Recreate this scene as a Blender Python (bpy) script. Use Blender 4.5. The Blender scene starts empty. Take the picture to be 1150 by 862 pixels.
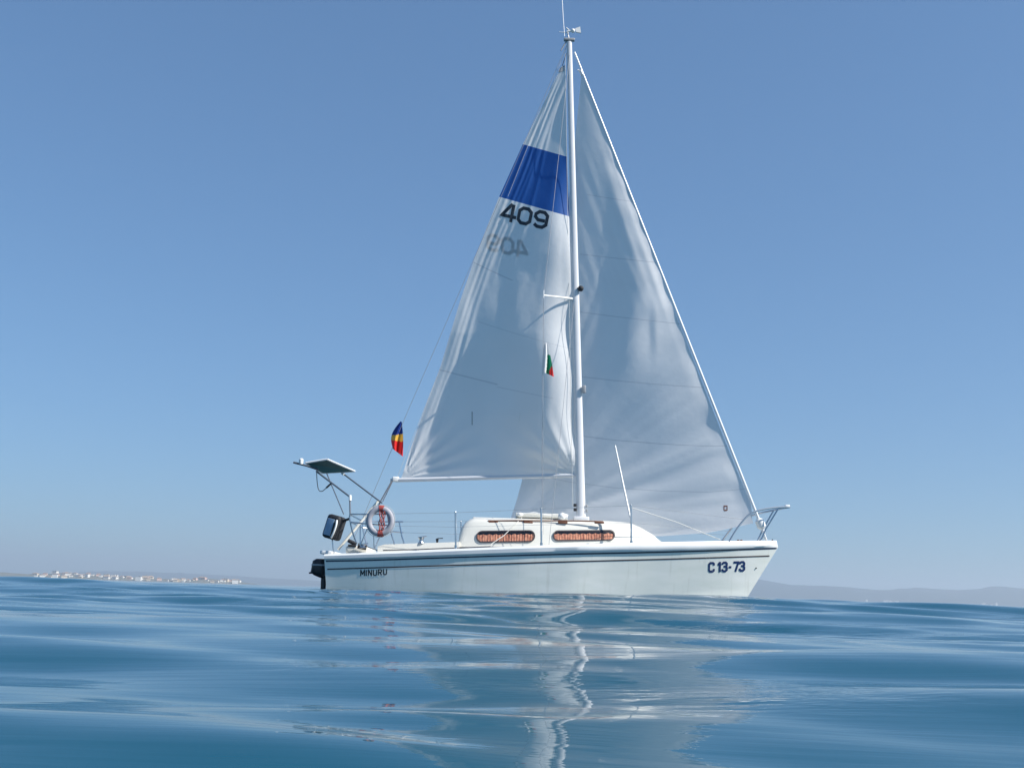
import bpy, bmesh, math, random
import numpy as np
from mathutils import Vector, Matrix, Euler, noise
from mathutils.bvhtree import BVHTree

# ------------------------------------------------------------------ camera, world, sun, exposure
SC = bpy.context.scene
R = math.radians
H = 0.15                      # eye height above the mean water, metres
FPX, CX, CY = 1200.0, 575.0, 431.0
PITCH, ROLL = R(11.0), R(1.75)
CAMROT = Matrix.Rotation(R(90) + PITCH, 3, 'X') @ Matrix.Rotation(ROLL, 3, 'Z')
cam = bpy.data.cameras.new('camera')
cam.sensor_width = 36.0
cam.lens = 36.0 * FPX / 1150.0
cam.clip_start = 0.02
cam.clip_end = 60000
cam_ob = bpy.data.objects.new('camera', cam)
SC.collection.objects.link(cam_ob)
cam_ob.location = (0, 0, H)
cam_ob.rotation_euler = CAMROT.to_euler()
SC.camera = cam_ob
CAMPOS = Vector((0, 0, H))

TOSUN = Vector((0.70, -0.26, 0.66)).normalized()
SUN_EL = math.asin(TOSUN.z)
SUN_AZ = math.atan2(TOSUN.x, TOSUN.y)
world = bpy.data.worlds.new('World')
SC.world = world
world.use_nodes = True
wn = world.node_tree
wn.nodes.clear()
sky = wn.nodes.new('ShaderNodeTexSky')
sky.sky_type = 'NISHITA'
sky.sun_disc = False
sky.sun_elevation = SUN_EL
sky.sun_rotation = SUN_AZ
sky.altitude = 0
sky.air_density = 1.0
sky.dust_density = 0.4
sky.ozone_density = 6.0
bg = wn.nodes.new('ShaderNodeBackground')
bg.inputs['Strength'].default_value = 0.101
wo = wn.nodes.new('ShaderNodeOutputWorld')
gam = wn.nodes.new('ShaderNodeGamma'); gam.inputs['Gamma'].default_value = 0.62     # softer sky gradient: humid summer air
tint = wn.nodes.new('ShaderNodeMix'); tint.data_type = 'RGBA'; tint.blend_type = 'MULTIPLY'; tint.inputs[0].default_value = 1.0
tint.inputs[7].default_value = (0.88, 1.26, 1.62, 1)
wn.links.new(sky.outputs[0], gam.inputs[0]); wn.links.new(gam.outputs[0], tint.inputs[6])
wn.links.new(tint.outputs[2], bg.inputs['Color'])
wn.links.new(bg.outputs[0], wo.inputs['Surface'])
sun = bpy.data.lights.new('sun', 'SUN')
sun.energy = 5.0
sun.angle = R(0.5)
sun.color = (1.0, 0.95, 0.88)
sun_ob = bpy.data.objects.new('sun', sun)
SC.collection.objects.link(sun_ob)
sun_ob.rotation_euler = TOSUN.to_track_quat('Z', 'Y').to_euler()
SC.view_settings.view_transform = 'Standard'
SC.view_settings.look = 'None'
SC.view_settings.gamma = 1
SC.view_settings.use_curve_mapping = False
SC.view_settings.exposure = 0.5
SC.cycles.max_bounces = 8
SC.cycles.sample_clamp_indirect = 6.0

random.seed(7)
D = 18.0                      # distance of the boat's centre plane

def ray(px, py):
    v = Vector(((px - CX) / FPX, -(py - CY) / FPX, -1.0))
    return CAMROT @ v
def W(px, py, d=0.0, dist=None):
    """point seen at photo pixel px,py lying on the vertical plane y = D + d"""
    r = ray(px, py)
    y = (D + d) if dist is None else dist
    return CAMPOS + r * (y / r.y)

# ------------------------------------------------------------------ materials
def new_mat(name):
    m = bpy.data.materials.new(name); m.use_nodes = True
    return m, m.node_tree, m.node_tree.nodes['Principled BSDF']
def mat(name, col, rough=0.5, metal=0.0, bump=0.0, bscale=40, var=0.0, vscale=6, coat=0.0):
    m, nt, p = new_mat(name)
    p.inputs['Base Color'].default_value = (*col, 1)
    p.inputs['Roughness'].default_value = rough
    p.inputs['Metallic'].default_value = metal
    p.inputs['Coat Weight'].default_value = coat
    if var > 0 or bump > 0:
        tc = nt.nodes.new('ShaderNodeTexCoord')
        n = nt.nodes.new('ShaderNodeTexNoise')
        n.inputs['Scale'].default_value = vscale
        n.inputs['Detail'].default_value = 6
        nt.links.new(tc.outputs['Object'], n.inputs['Vector'])
        if var > 0:
            mx = nt.nodes.new('ShaderNodeMix'); mx.data_type = 'RGBA'
            mx.inputs[6].default_value = (*[c * (1 - var) for c in col], 1)
            mx.inputs[7].default_value = (*[min(1, c * (1 + var)) for c in col], 1)
            nt.links.new(n.outputs['Fac'], mx.inputs[0])
            nt.links.new(mx.outputs[2], p.inputs['Base Color'])
        if bump > 0:
            n2 = nt.nodes.new('ShaderNodeTexNoise'); n2.inputs['Scale'].default_value = bscale
            n2.inputs['Detail'].default_value = 4
            nt.links.new(tc.outputs['Object'], n2.inputs['Vector'])
            b = nt.nodes.new('ShaderNodeBump'); b.inputs['Strength'].default_value = bump
            b.inputs['Distance'].default_value = 0.01
            nt.links.new(n2.outputs['Fac'], b.inputs['Height'])
            nt.links.new(b.outputs['Normal'], p.inputs['Normal'])
    return m
M = {}
M['steel'] = mat('stainless_steel', (0.55, 0.57, 0.6), 0.28, 1.0)
M['alu'] = mat('mast_aluminium', (0.66, 0.67, 0.69), 0.35, 0.0, var=0.08, vscale=3)
M['foil'] = mat('furler_foil', (0.78, 0.79, 0.8), 0.35, 0.1)
M['plastic'] = mat('white_plastic', (0.8, 0.8, 0.78), 0.4)
M['cabin'] = mat('cabin_gelcoat', (0.70, 0.69, 0.63), 0.3, var=0.05, vscale=3, coat=0.2)
M['rail'] = mat('rubbing_strake', (0.74, 0.75, 0.75), 0.35, var=0.06, vscale=5)
M['stripe'] = mat('navy_stripe', (0.012, 0.022, 0.06), 0.4)
M['stripe2'] = mat('brown_stripe', (0.05, 0.03, 0.035), 0.45)
M['teak'] = mat('teak', (0.16, 0.06, 0.03), 0.6, var=0.3, vscale=30)
M['struts'] = mat('dull_tube', (0.16, 0.18, 0.21), 0.35, 0.4)
M['wire'] = mat('rigging_wire', (0.25, 0.27, 0.30), 0.5)
M['black'] = mat('black_plastic', (0.012, 0.014, 0.018), 0.35, var=0.3, vscale=12)
M['blackm'] = mat('black_canvas', (0.015, 0.017, 0.022), 0.7, var=0.3, vscale=20)
M['navytxt'] = mat('navy_lettering', (0.01, 0.03, 0.12), 0.4)
M['darktxt'] = mat('black_lettering', (0.008, 0.018, 0.03), 0.5)
M['rope'] = mat('rope', (0.62, 0.62, 0.58), 0.8, bump=0.3, bscale=150)
M['ropedark'] = mat('dark_rope', (0.06, 0.07, 0.09), 0.8)
M['red'] = mat('red_webbing', (0.34, 0.06, 0.05), 0.6, var=0.15, vscale=30)
M['ring'] = mat('ring_foam', (0.34, 0.34, 0.38), 0.6, var=0.15, vscale=14)
M['cell'] = mat('solar_backsheet', (0.03, 0.075, 0.075), 0.4, var=0.35, vscale=10)
M['cells'] = mat('solar_cells', (0.01, 0.015, 0.05), 0.15)
M['panel'] = mat('clear_panel', (0.20, 0.30, 0.42), 0.3, var=0.2, vscale=20)
M['grey'] = mat('grey_band', (0.32, 0.33, 0.34), 0.4)
M['backing'] = mat('window_dark', (0.012, 0.010, 0.012), 0.3)  # near-black sheet, stands in for the shadow along the window top
M['frame'] = mat('window_rubber', (0.05, 0.04, 0.045), 0.5)

def curtain_mat():
    m, nt, p = new_mat('orange_curtain')
    tc = nt.nodes.new('ShaderNodeTexCoord')
    mp = nt.nodes.new('ShaderNodeMapping'); mp.inputs['Scale'].default_value = (18, 1, 9)
    n = nt.nodes.new('ShaderNodeTexNoise'); n.inputs['Scale'].default_value = 1.6; n.inputs['Detail'].default_value = 3
    cr = nt.nodes.new('ShaderNodeValToRGB')
    cr.color_ramp.elements[0].position = 0.36; cr.color_ramp.elements[0].color = (0.36, 0.13, 0.08, 1)
    cr.color_ramp.elements[1].position = 0.62; cr.color_ramp.elements[1].color = (0.68, 0.33, 0.21, 1)
    nt.links.new(tc.outputs['Object'], mp.inputs[0]); nt.links.new(mp.outputs[0], n.inputs['Vector'])
    nt.links.new(n.outputs['Fac'], cr.inputs[0]); nt.links.new(cr.outputs[0], p.inputs['Base Color'])
    p.inputs['Roughness'].default_value = 0.8
    return m
M['curtain'] = curtain_mat()
def glass_mat():
    m = bpy.data.materials.new('window_glass'); m.use_nodes = True; nt = m.node_tree; nt.nodes.clear()
    o = nt.nodes.new('ShaderNodeOutputMaterial'); t = nt.nodes.new('ShaderNodeBsdfTransparent')
    t.inputs[0].default_value = (0.95, 0.93, 0.92, 1)
    g = nt.nodes.new('ShaderNodeBsdfGlossy'); g.inputs['Roughness'].default_value = 0.05
    f = nt.nodes.new('ShaderNodeFresnel'); f.inputs[0].default_value = 1.45
    mx = nt.nodes.new('ShaderNodeMixShader')
    nt.links.new(f.outputs[0], mx.inputs[0]); nt.links.new(t.outputs[0], mx.inputs[1]); nt.links.new(g.outputs[0], mx.inputs[2])
    nt.links.new(mx.outputs[0], o.inputs[0])
    return m
M['glass'] = glass_mat()

def cloth(name, col, trans=0.45, seams=None, weave=True, trcol=None, rough=0.5):
    """thin cloth: diffuse front plus light let through from behind; seams as darker stitched lines along UV"""
    m = bpy.data.materials.new(name); m.use_nodes = True; nt = m.node_tree; nt.nodes.clear()
    o = nt.nodes.new('ShaderNodeOutputMaterial')
    p = nt.nodes.new('ShaderNodeBsdfPrincipled'); p.inputs['Roughness'].default_value = rough
    p.inputs['Specular IOR Level'].default_value = 0.3
    t = nt.nodes.new('ShaderNodeBsdfTranslucent')
    mx = nt.nodes.new('ShaderNodeMixShader'); mx.inputs[0].default_value = trans
    tc = nt.nodes.new('ShaderNodeTexCoord')
    n = nt.nodes.new('ShaderNodeTexNoise'); n.inputs['Scale'].default_value = 1.3; n.inputs['Detail'].default_value = 7
    nt.links.new(tc.outputs['Object'], n.inputs['Vector'])
    c = nt.nodes.new('ShaderNodeMix'); c.data_type = 'RGBA'
    c.inputs[6].default_value = (*[x * 0.90 for x in col], 1); c.inputs[7].default_value = (*col, 1)
    nt.links.new(n.outputs['Fac'], c.inputs[0])
    col_out = c.outputs[2]
    if seams:
        uv = nt.nodes.new('ShaderNodeUVMap'); sp = nt.nodes.new('ShaderNodeSeparateXYZ')
        nt.links.new(uv.outputs[0], sp.inputs[0])
        acc = None
        for (v0, slope, u0, u1, wd) in seams:
            a = nt.nodes.new('ShaderNodeMath'); a.operation = 'MULTIPLY_ADD'
            a.inputs[1].default_value = -slope; nt.links.new(sp.outputs[0], a.inputs[0]); nt.links.new(sp.outputs[1], a.inputs[2])
            b = nt.nodes.new('ShaderNodeMath'); b.operation = 'COMPARE'
            b.inputs[1].default_value = v0; b.inputs[2].default_value = wd; nt.links.new(a.outputs[0], b.inputs[0])
            g1 = nt.nodes.new('ShaderNodeMath'); g1.operation = 'GREATER_THAN'; g1.inputs[1].default_value = u0
            nt.links.new(sp.outputs[0], g1.inputs[0])
            g2 = nt.nodes.new('ShaderNodeMath'); g2.operation = 'LESS_THAN'; g2.inputs[1].default_value = u1
            nt.links.new(sp.outputs[0], g2.inputs[0])
            m1 = nt.nodes.new('ShaderNodeMath'); m1.operation = 'MULTIPLY'; nt.links.new(b.outputs[0], m1.inputs[0]); nt.links.new(g1.outputs[0], m1.inputs[1])
            m2 = nt.nodes.new('ShaderNodeMath'); m2.operation = 'MULTIPLY'; nt.links.new(m1.outputs[0], m2.inputs[0]); nt.links.new(g2.outputs[0], m2.inputs[1])
            if acc is None: acc = m2.outputs[0]
            else:
                mm = nt.nodes.new('ShaderNodeMath'); mm.operation = 'MAXIMUM'
                nt.links.new(acc, mm.inputs[0]); nt.links.new(m2.outputs[0], mm.inputs[1]); acc = mm.outputs[0]
        s = nt.nodes.new('ShaderNodeMix'); s.data_type = 'RGBA'
        sc = nt.nodes.new('ShaderNodeMath'); sc.operation = 'MULTIPLY'; sc.inputs[1].default_value = 0.30
        nt.links.new(acc, sc.inputs[0]); nt.links.new(sc.outputs[0], s.inputs[0])
        nt.links.new(col_out, s.inputs[6]); s.inputs[7].default_value = (0.25, 0.27, 0.32, 1)
        col_out = s.outputs[2]
    nt.links.new(col_out, p.inputs['Base Color'])
    if trcol is None: nt.links.new(col_out, t.inputs['Color'])
    else: t.inputs['Color'].default_value = (*trcol, 1)
    n2 = nt.nodes.new('ShaderNodeTexNoise'); n2.inputs['Scale'].default_value = 9; n2.inputs['Detail'].default_value = 5
    nt.links.new(tc.outputs['Object'], n2.inputs['Vector'])
    b = nt.nodes.new('ShaderNodeBump'); b.inputs['Strength'].default_value = 0.18; b.inputs['Distance'].default_value = 0.02
    nt.links.new(n2.outputs['Fac'], b.inputs['Height']); nt.links.new(b.outputs['Normal'], p.inputs['Normal'])
    nt.links.new(p.outputs[0], mx.inputs[1]); nt.links.new(t.outputs[0], mx.inputs[2]); nt.links.new(mx.outputs[0], o.inputs[0])
    return m
MAIN_SEAMS = [(0.475, 0.05, 0.0, 0.42, 0.0014), (0.60, 0.05, 0.20, 1.0, 0.0007), (0.735, 0.06, 0.0, 0.45, 0.0014), (0.745, 0.05, 0.45, 0.85, 0.0007)]
GENOA_SEAMS = [(0.26, 0.02, 0.3, 1, 0.0007), (0.395, 0.02, 0.2, 1, 0.0009), (0.52, 0.03, 0.1, 1, 0.0009), (0.66, 0.03, 0.05, 1, 0.0010), (0.785, 0.035, 0.2, 1, 0.0010), (0.885, 0.035, 0.1, 1, 0.0007)]
M['sail'] = cloth('mainsail_cloth', (0.92, 0.92, 0.91), 0.48, MAIN_SEAMS)
M['genoa'] = cloth('genoa_cloth', (0.91, 0.91, 0.91), 0.46, GENOA_SEAMS)
M['band'] = cloth('blue_sailcloth', (0.022, 0.12, 0.42), 0.40)
M['f_blue'] = cloth('flag_blue', (0.01, 0.04, 0.25), 0.3)
M['f_yellow'] = cloth('flag_yellow', (0.85, 0.50, 0.08), 0.3)
M['f_red'] = cloth('flag_red', (0.75, 0.03, 0.03), 0.3)
M['f_white'] = cloth('flag_white', (0.8, 0.8, 0.8), 0.3)
M['f_green'] = cloth('flag_green', (0.02, 0.28, 0.14), 0.3)

def hull_mat():
    m, nt, p = new_mat('hull_gelcoat')
    tc = nt.nodes.new('ShaderNodeTexCoord')
    mp = nt.nodes.new('ShaderNodeMapping'); mp.inputs['Scale'].default_value = (1.2, 1.2, 5)
    n = nt.nodes.new('ShaderNodeTexNoise'); n.inputs['Scale'].default_value = 1.5; n.inputs['Detail'].default_value = 8
    cr = nt.nodes.new('ShaderNodeValToRGB')
    cr.color_ramp.elements[0].position = 0.3; cr.color_ramp.elements[0].color = (0.76, 0.78, 0.72, 1)
    cr.color_ramp.elements[1].position = 0.7; cr.color_ramp.elements[1].color = (0.85, 0.85, 0.80, 1)
    nt.links.new(tc.outputs['Object'], mp.inputs[0]); nt.links.new(mp.outputs[0], n.inputs['Vector'])
    nt.links.new(n.outputs['Fac'], cr.inputs[0])
    # weathered yellowish waterline film
    sp = nt.nodes.new('ShaderNodeSeparateXYZ'); nt.links.new(tc.outputs['Object'], sp.inputs[0])
    mr = nt.nodes.new('ShaderNodeMapRange'); mr.inputs[1].default_value = 0.04; mr.inputs[2].default_value = 0.16
    mr.inputs[3].default_value = 0.5; mr.inputs[4].default_value = 0.0
    nt.links.new(sp.outputs[2], mr.inputs[0])
    mx = nt.nodes.new('ShaderNodeMix'); mx.data_type = 'RGBA'; mx.inputs[7].default_value = (0.42, 0.44, 0.34, 1)
    nt.links.new(mr.outputs[0], mx.inputs[0]); nt.links.new(cr.outputs[0], mx.inputs[6])
    # thin dirt runs below the rubbing strake, and a ragged weed line
    mp3 = nt.nodes.new('ShaderNodeMapping'); mp3.inputs['Scale'].default_value = (16, 3, 1.3)
    n3 = nt.nodes.new('ShaderNodeTexNoise'); n3.inputs['Scale'].default_value = 1.0; n3.inputs['Detail'].default_value = 5
    nt.links.new(tc.outputs['Object'], mp3.inputs[0]); nt.links.new(mp3.outputs[0], n3.inputs['Vector'])
    r3 = nt.nodes.new('ShaderNodeMapRange'); r3.inputs[1].default_value = .56; r3.inputs[2].default_value = .74; r3.inputs[3].default_value = 0; r3.inputs[4].default_value = .20
    nt.links.new(n3.outputs['Fac'], r3.inputs[0])
    mx3 = nt.nodes.new('ShaderNodeMix'); mx3.data_type = 'RGBA'; mx3.inputs[7].default_value = (0.40, 0.38, 0.30, 1)
    nt.links.new(r3.outputs[0], mx3.inputs[0]); nt.links.new(mx.outputs[2], mx3.inputs[6])
    n4 = nt.nodes.new('ShaderNodeTexNoise'); n4.inputs['Scale'].default_value = 5; n4.inputs['Detail'].default_value = 6
    nt.links.new(tc.outputs['Object'], n4.inputs['Vector'])
    a4 = nt.nodes.new('ShaderNodeMath'); a4.operation = 'MULTIPLY_ADD'; a4.inputs[1].default_value = .07
    nt.links.new(n4.outputs['Fac'], a4.inputs[0]); nt.links.new(sp.outputs[2], a4.inputs[2])
    r4 = nt.nodes.new('ShaderNodeMapRange'); r4.inputs[1].default_value = .135; r4.inputs[2].default_value = .155; r4.inputs[3].default_value = .75; r4.inputs[4].default_value = 0
    nt.links.new(a4.outputs[0], r4.inputs[0])
    mx4 = nt.nodes.new('ShaderNodeMix'); mx4.data_type = 'RGBA'; mx4.inputs[7].default_value = (0.20, 0.22, 0.15, 1)
    nt.links.new(r4.outputs[0], mx4.inputs[0]); nt.links.new(mx3.outputs[2], mx4.inputs[6])
    nt.links.new(mx4.outputs[2], p.inputs['Base Color'])
    p.inputs['Roughness'].default_value = 0.28
    p.inputs['Coat Weight'].default_value = 0.3
    return m
M['hull'] = hull_mat()

# ------------------------------------------------------------------ mesh helpers
def link(name, me, parent=None):
    ob = bpy.data.objects.new(name, me)
    SC.collection.objects.link(ob)
    if parent is not None: ob.parent = parent
    return ob
def origin_of(o):
    v = Vector((0, 0, 0))
    while o is not None:
        v = v + o.location; o = o.parent
    return v
def build(name, verts, faces, m, parent=None, smooth=True, matidx=None, uvs=None):
    o = origin_of(parent)
    me = bpy.data.meshes.new(name)
    me.from_pydata([tuple(Vector(v) - o) for v in verts], [], faces)
    ms = m if isinstance(m, (list, tuple)) else [m]
    for x in ms: me.materials.append(x)
    if matidx is not None: me.polygons.foreach_set('material_index', matidx)
    if smooth: me.polygons.foreach_set('use_smooth', [True] * len(me.polygons))
    if uvs is not None:
        l = me.uv_layers.new(name='UVMap')
        for lp in me.loops: l.data[lp.index].uv = uvs[lp.vertex_index]
    me.update()
    ob = link(name, me, parent)
    if smooth: auto_smooth(ob)
    return ob
def auto_smooth(ob, ang=40):
    bm = bmesh.new(); bm.from_mesh(ob.data)
    for e in bm.edges:
        if len(e.link_faces) == 2 and e.calc_face_angle(0) > R(ang): e.smooth = False
    bm.to_mesh(ob.data); bm.free()
class Geo:
    def __init__(s): s.v = []; s.f = []; s.m = []
    def add(s, vs, fs, mi=0):
        b = len(s.v); s.v += [Vector(x) for x in vs]; s.f += [[i + b for i in q] for q in fs]; s.m += [mi] * len(fs); return s
    def tube(s, pts, r, n=8, mi=0, ell=1.0, cap=True):
        """tube along pts; r a number or one per point; ell scales the y (depth) radius"""
        pts = [Vector(p) for p in pts]; k = len(pts)
        rs = r if isinstance(r, (list, tuple)) else [r] * k
        vs = []; up = None
        for i, p in enumerate(pts):
            t = (pts[min(i + 1, k - 1)] - pts[max(i - 1, 0)]).normalized()
            a = Vector((0, 1, 0)) if abs(t.y) < 0.9 else Vector((1, 0, 0))
            if up is not None: a = up
            u = (a - t * a.dot(t)).normalized(); w = t.cross(u); up = u
            for j in range(n):
                th = 2 * math.pi * j / n
                vs.append(p + u * (math.cos(th) * rs[i] * ell) + w * (math.sin(th) * rs[i]))
        fs = [[i * n + j, i * n + (j + 1) % n, (i + 1) * n + (j + 1) % n, (i + 1) * n + j] for i in range(k - 1) for j in range(n)]
        if cap: fs += [list(range(n))[::-1], [(k - 1) * n + j for j in range(n)]]
        return s.add(vs, fs, mi)
    def box(s, c, sz, rot=None, mi=0, bev=0.0):
        bm = bmesh.new(); bmesh.ops.create_cube(bm, size=1.0)
        for v in bm.verts: v.co = Vector((v.co.x * sz[0], v.co.y * sz[1], v.co.z * sz[2]))
        if bev: bmesh.ops.bevel(bm, geom=bm.edges[:], offset=bev, segments=3, affect='EDGES', profile=0.5)
        m = rot if rot is not None else Matrix.Identity(3)
        bm.verts.index_update()
        s.add([Vector(c) + m @ v.co for v in bm.verts], [[v.index for v in f.verts] for f in bm.faces], mi); bm.free(); return s
    def ball(s, c, r, mi=0, seg=14, sc=(1, 1, 1)):
        bm = bmesh.new(); bmesh.ops.create_uvsphere(bm, u_segments=seg, v_segments=seg // 2 + 2, radius=r); bm.verts.index_update()
        s.add([Vector(c) + Vector((v.co.x * sc[0], v.co.y * sc[1], v.co.z * sc[2])) for v in bm.verts], [[v.index for v in f.verts] for f in bm.faces], mi); bm.free(); return s
    def prism(s, poly, depth_vec, mi=0):
        n = len(poly); a = [Vector(p) for p in poly]; b = [p + Vector(depth_vec) for p in a]
        fs = [list(range(n)), [n + i for i in range(n)][::-1]] + [[i, n + i, n + (i + 1) % n, (i + 1) % n] for i in range(n)]
        return s.add(a + b, fs, mi)
    def build(s, name, m, parent=None, smooth=True): return build(name, s.v, s.f, m, parent, smooth, s.m)
def tag(o, label=None, cat=None, group=None, kind=None):
    if label: o['label'] = label
    if cat: o['category'] = cat
    if group: o['group'] = group
    if kind: o['kind'] = kind
    return o
def empty(name, loc):
    o = bpy.data.objects.new(name, None); SC.collection.objects.link(o); o.location = loc; o.empty_display_size = 0.3
    return o
def interp(x, pts):
    xs = [p[0] for p in pts]
    if x <= xs[0]: return pts[0][1]
    for a, b in zip(pts, pts[1:]):
        if x <= b[0]: return a[1] + (b[1] - a[1]) * (x - a[0]) / (b[0] - a[0])
    return pts[-1][1]
def smooth_pts(pts, n=6):
    """Catmull-Rom through pixel/depth tuples"""
    out = []; P = [pts[0]] + list(pts) + [pts[-1]]
    for i in range(1, len(P) - 2):
        for k in range(n):
            t = k / n; a, b, c, d = [Vector(q) for q in P[i - 1:i + 3]]
            out.append(tuple(0.5 * ((2 * b) + (c - a) * t + (2 * a - 5 * b + 4 * c - d) * t * t + (3 * b - a - 3 * c + d) * t ** 3)))
    out.append(tuple(pts[-1])); return out
def sstep(a, b, x):
    t = min(1, max(0, (x - a) / (b - a))); return t * t * (3 - 2 * t)

# ------------------------------------------------------------------ sea
def sea():
    rng = np.random.RandomState(42)
    Y0 = -2.5
    r = [1.2]
    while r[-1] < 9000:
        x = r[-1]; r.append(x * (1.0045 if x < 60 else (1.009 if x < 400 else 1.03)))
    r = np.array(r)
    a = np.concatenate([np.linspace(-80, -34, 60, endpoint=False), np.linspace(-34, 34, 620), np.linspace(34, 80, 61)[1:]]) * math.pi / 180
    nr, na = len(r), len(a)
    RR, AA = np.meshgrid(r, a, indexing='ij')
    X = RR * np.sin(AA); Y = RR * np.cos(AA) + Y0; Z = np.zeros_like(X)
    cell = RR * 0.0050 + 0.004
    dcam = np.sqrt(X ** 2 + Y ** 2)
    comps = []
    for i in range(64):
        lam = 0.11 * (7.0 / 0.11) ** ((i + rng.rand()) / 64)
        th = rng.normal(0, 0.22 if lam > 0.6 else 0.30) + 0.07
        slope = 0.012 if lam > 2 else (0.018 if lam > 1.0 else (0.031 if lam > 0.5 else (0.026 if lam > 0.22 else (0.009 if lam > .16 else .004))))
        comps.append((lam, th, slope, rng.rand() * 6.28))
    # slow drift of the wave groups, so that calm slicks lie between rougher streaks
    g1 = 0.5 + 0.5 * np.sin(X * 0.55 + 1.3 * np.sin(Y * 0.7 + 0.4) + 0.8) * np.sin(Y * 1.1 + 0.9 * np.sin(X * 0.35) + 2.0)
    for lam, th, slope, ph in comps:
        k = 2 * math.pi / lam
        amp = slope / k
        fade = np.clip((lam / (cell * 4.0)) - 1.0, 0, 1)
        d = X * math.sin(th) + Y * math.cos(th)
        warp = 0.35 * lam * np.sin(X * 0.9 / (lam + 0.4) + ph * 3) 
        mod = 1.0 if lam > 1.5 else ((0.6 + 0.6 * g1) if lam > .4 else (0.25 + 1.5 * g1 ** 2))
        s = np.sin(k * (d + warp) + ph)
        Z += amp * fade * mod * (s + 0.12 * np.cos(2 * (k * (d + warp) + ph)))
    # long swell crests in front of and under the boat
    Z += (0.115 + 0.010 * np.sin(X * .8 + 1) - 0.022 * np.clip((X - 2.5) / 4, 0, 1)) * np.exp(-((Y - 12.0 - 0.08 * X) / 2.6) ** 2) + 0.06 * np.exp(-((Y - 18.5) / 3.5) ** 2)
    # one wavelet close to the swimmer, its steep side towards the camera
    Z += 0.020 * np.exp(-((Y - 1.30 - 0.10 * X - .05 * np.sin(X * 2.3)) / 0.26) ** 2) - 0.02 * np.exp(-((Y - .75) / .45) ** 2)
    Z *= np.clip((4000 - RR) / 3500, 0, 1)
    ver = np.stack([X, Y, Z], -1).reshape(-1, 3)
    i, j = np.meshgrid(np.arange(nr - 1), np.arange(na - 1), indexing='ij')
    q = np.stack([i * na + j, i * na + j + 1, (i + 1) * na + j + 1, (i + 1) * na + j], -1).reshape(-1, 4)
    me = bpy.data.meshes.new('sea')
    me.vertices.add(len(ver)); me.vertices.foreach_set('co', ver.ravel())
    me.loops.add(q.size); me.loops.foreach_set('vertex_index', q.ravel().astype(np.int32))
    me.polygons.add(len(q)); me.polygons.foreach_set('loop_start', np.arange(0, q.size, 4, dtype=np.int32))
    me.polygons.foreach_set('use_smooth', np.ones(len(q), bool))
    me.update(calc_edges=True)
    m, nt, p = new_mat('sea_water')
    p.inputs['Base Color'].default_value = (0.0055, 0.068, 0.110, 1)
    p.inputs['Roughness'].default_value = 0.03
    p.inputs['IOR'].default_value = 1.333
    tc = nt.nodes.new('ShaderNodeTexCoord')
    mp = nt.nodes.new('ShaderNodeMapping'); mp.inputs['Scale'].default_value = (0.45, 1.2, 1)
    n = nt.nodes.new('ShaderNodeTexNoise'); n.inputs['Scale'].default_value = 6.0; n.inputs['Detail'].default_value = 3; n.inputs['Roughness'].default_value = 0.45
    b = nt.nodes.new('ShaderNodeBump'); b.inputs['Strength'].default_value = 0.18; b.inputs['Distance'].default_value = 0.006
    nt.links.new(tc.outputs['Object'], mp.inputs[0]); nt.links.new(mp.outputs[0], n.inputs['Vector'])
    nt.links.new(n.outputs['Fac'], b.inputs['Height']); nt.links.new(b.outputs['Normal'], p.inputs['Normal'])
    # fine long streaks drawn out by the breeze
    mp2 = nt.nodes.new('ShaderNodeMapping'); mp2.inputs['Scale'].default_value = (1.1, 14, 1); mp2.inputs['Rotation'].default_value = (0, 0, 0.05)
    n3 = nt.nodes.new('ShaderNodeTexNoise'); n3.inputs['Scale'].default_value = 1.0; n3.inputs['Detail'].default_value = 4
    b2 = nt.nodes.new('ShaderNodeBump'); b2.inputs['Strength'].default_value = 0.24; b2.inputs['Distance'].default_value = 0.006
    nt.links.new(tc.outputs['Object'], mp2.inputs[0]); nt.links.new(mp2.outputs[0], n3.inputs['Vector'])
    nt.links.new(n3.outputs['Fac'], b2.inputs['Height']); nt.links.new(b2.outputs['Normal'], b.inputs['Normal'])
    # scattered cat's-paw ripples
    nm = nt.nodes.new('ShaderNodeTexNoise'); nm.inputs['Scale'].default_value = 0.55; nm.inputs['Detail'].default_value = 3
    mp4 = nt.nodes.new('ShaderNodeMapping'); mp4.inputs['Scale'].default_value = (0.8, 1.6, 1)
    rm = nt.nodes.new('ShaderNodeMapRange'); rm.inputs[1].default_value = .54; rm.inputs[2].default_value = .66; rm.inputs[3].default_value = 0; rm.inputs[4].default_value = .8
    n5 = nt.nodes.new('ShaderNodeTexNoise'); n5.inputs['Scale'].default_value = 16; n5.inputs['Detail'].default_value = 3
    mp5 = nt.nodes.new('ShaderNodeMapping'); mp5.inputs['Scale'].default_value = (0.6, 1.3, 1)
    b5 = nt.nodes.new('ShaderNodeBump'); b5.inputs['Distance'].default_value = 0.008
    nt.links.new(tc.outputs['Object'], mp4.inputs[0]); nt.links.new(mp4.outputs[0], nm.inputs['Vector']); nt.links.new(nm.outputs['Fac'], rm.inputs[0])
    nt.links.new(tc.outputs['Object'], mp5.inputs[0]); nt.links.new(mp5.outputs[0], n5.inputs['Vector'])
    nt.links.new(rm.outputs[0], b5.inputs['Strength']); nt.links.new(n5.outputs['Fac'], b5.inputs['Height'])
    nt.links.new(b5.outputs['Normal'], b2.inputs['Normal'])
    me.materials.append(m)
    return tag(link('sea', me), kind='structure')
sea()

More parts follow.
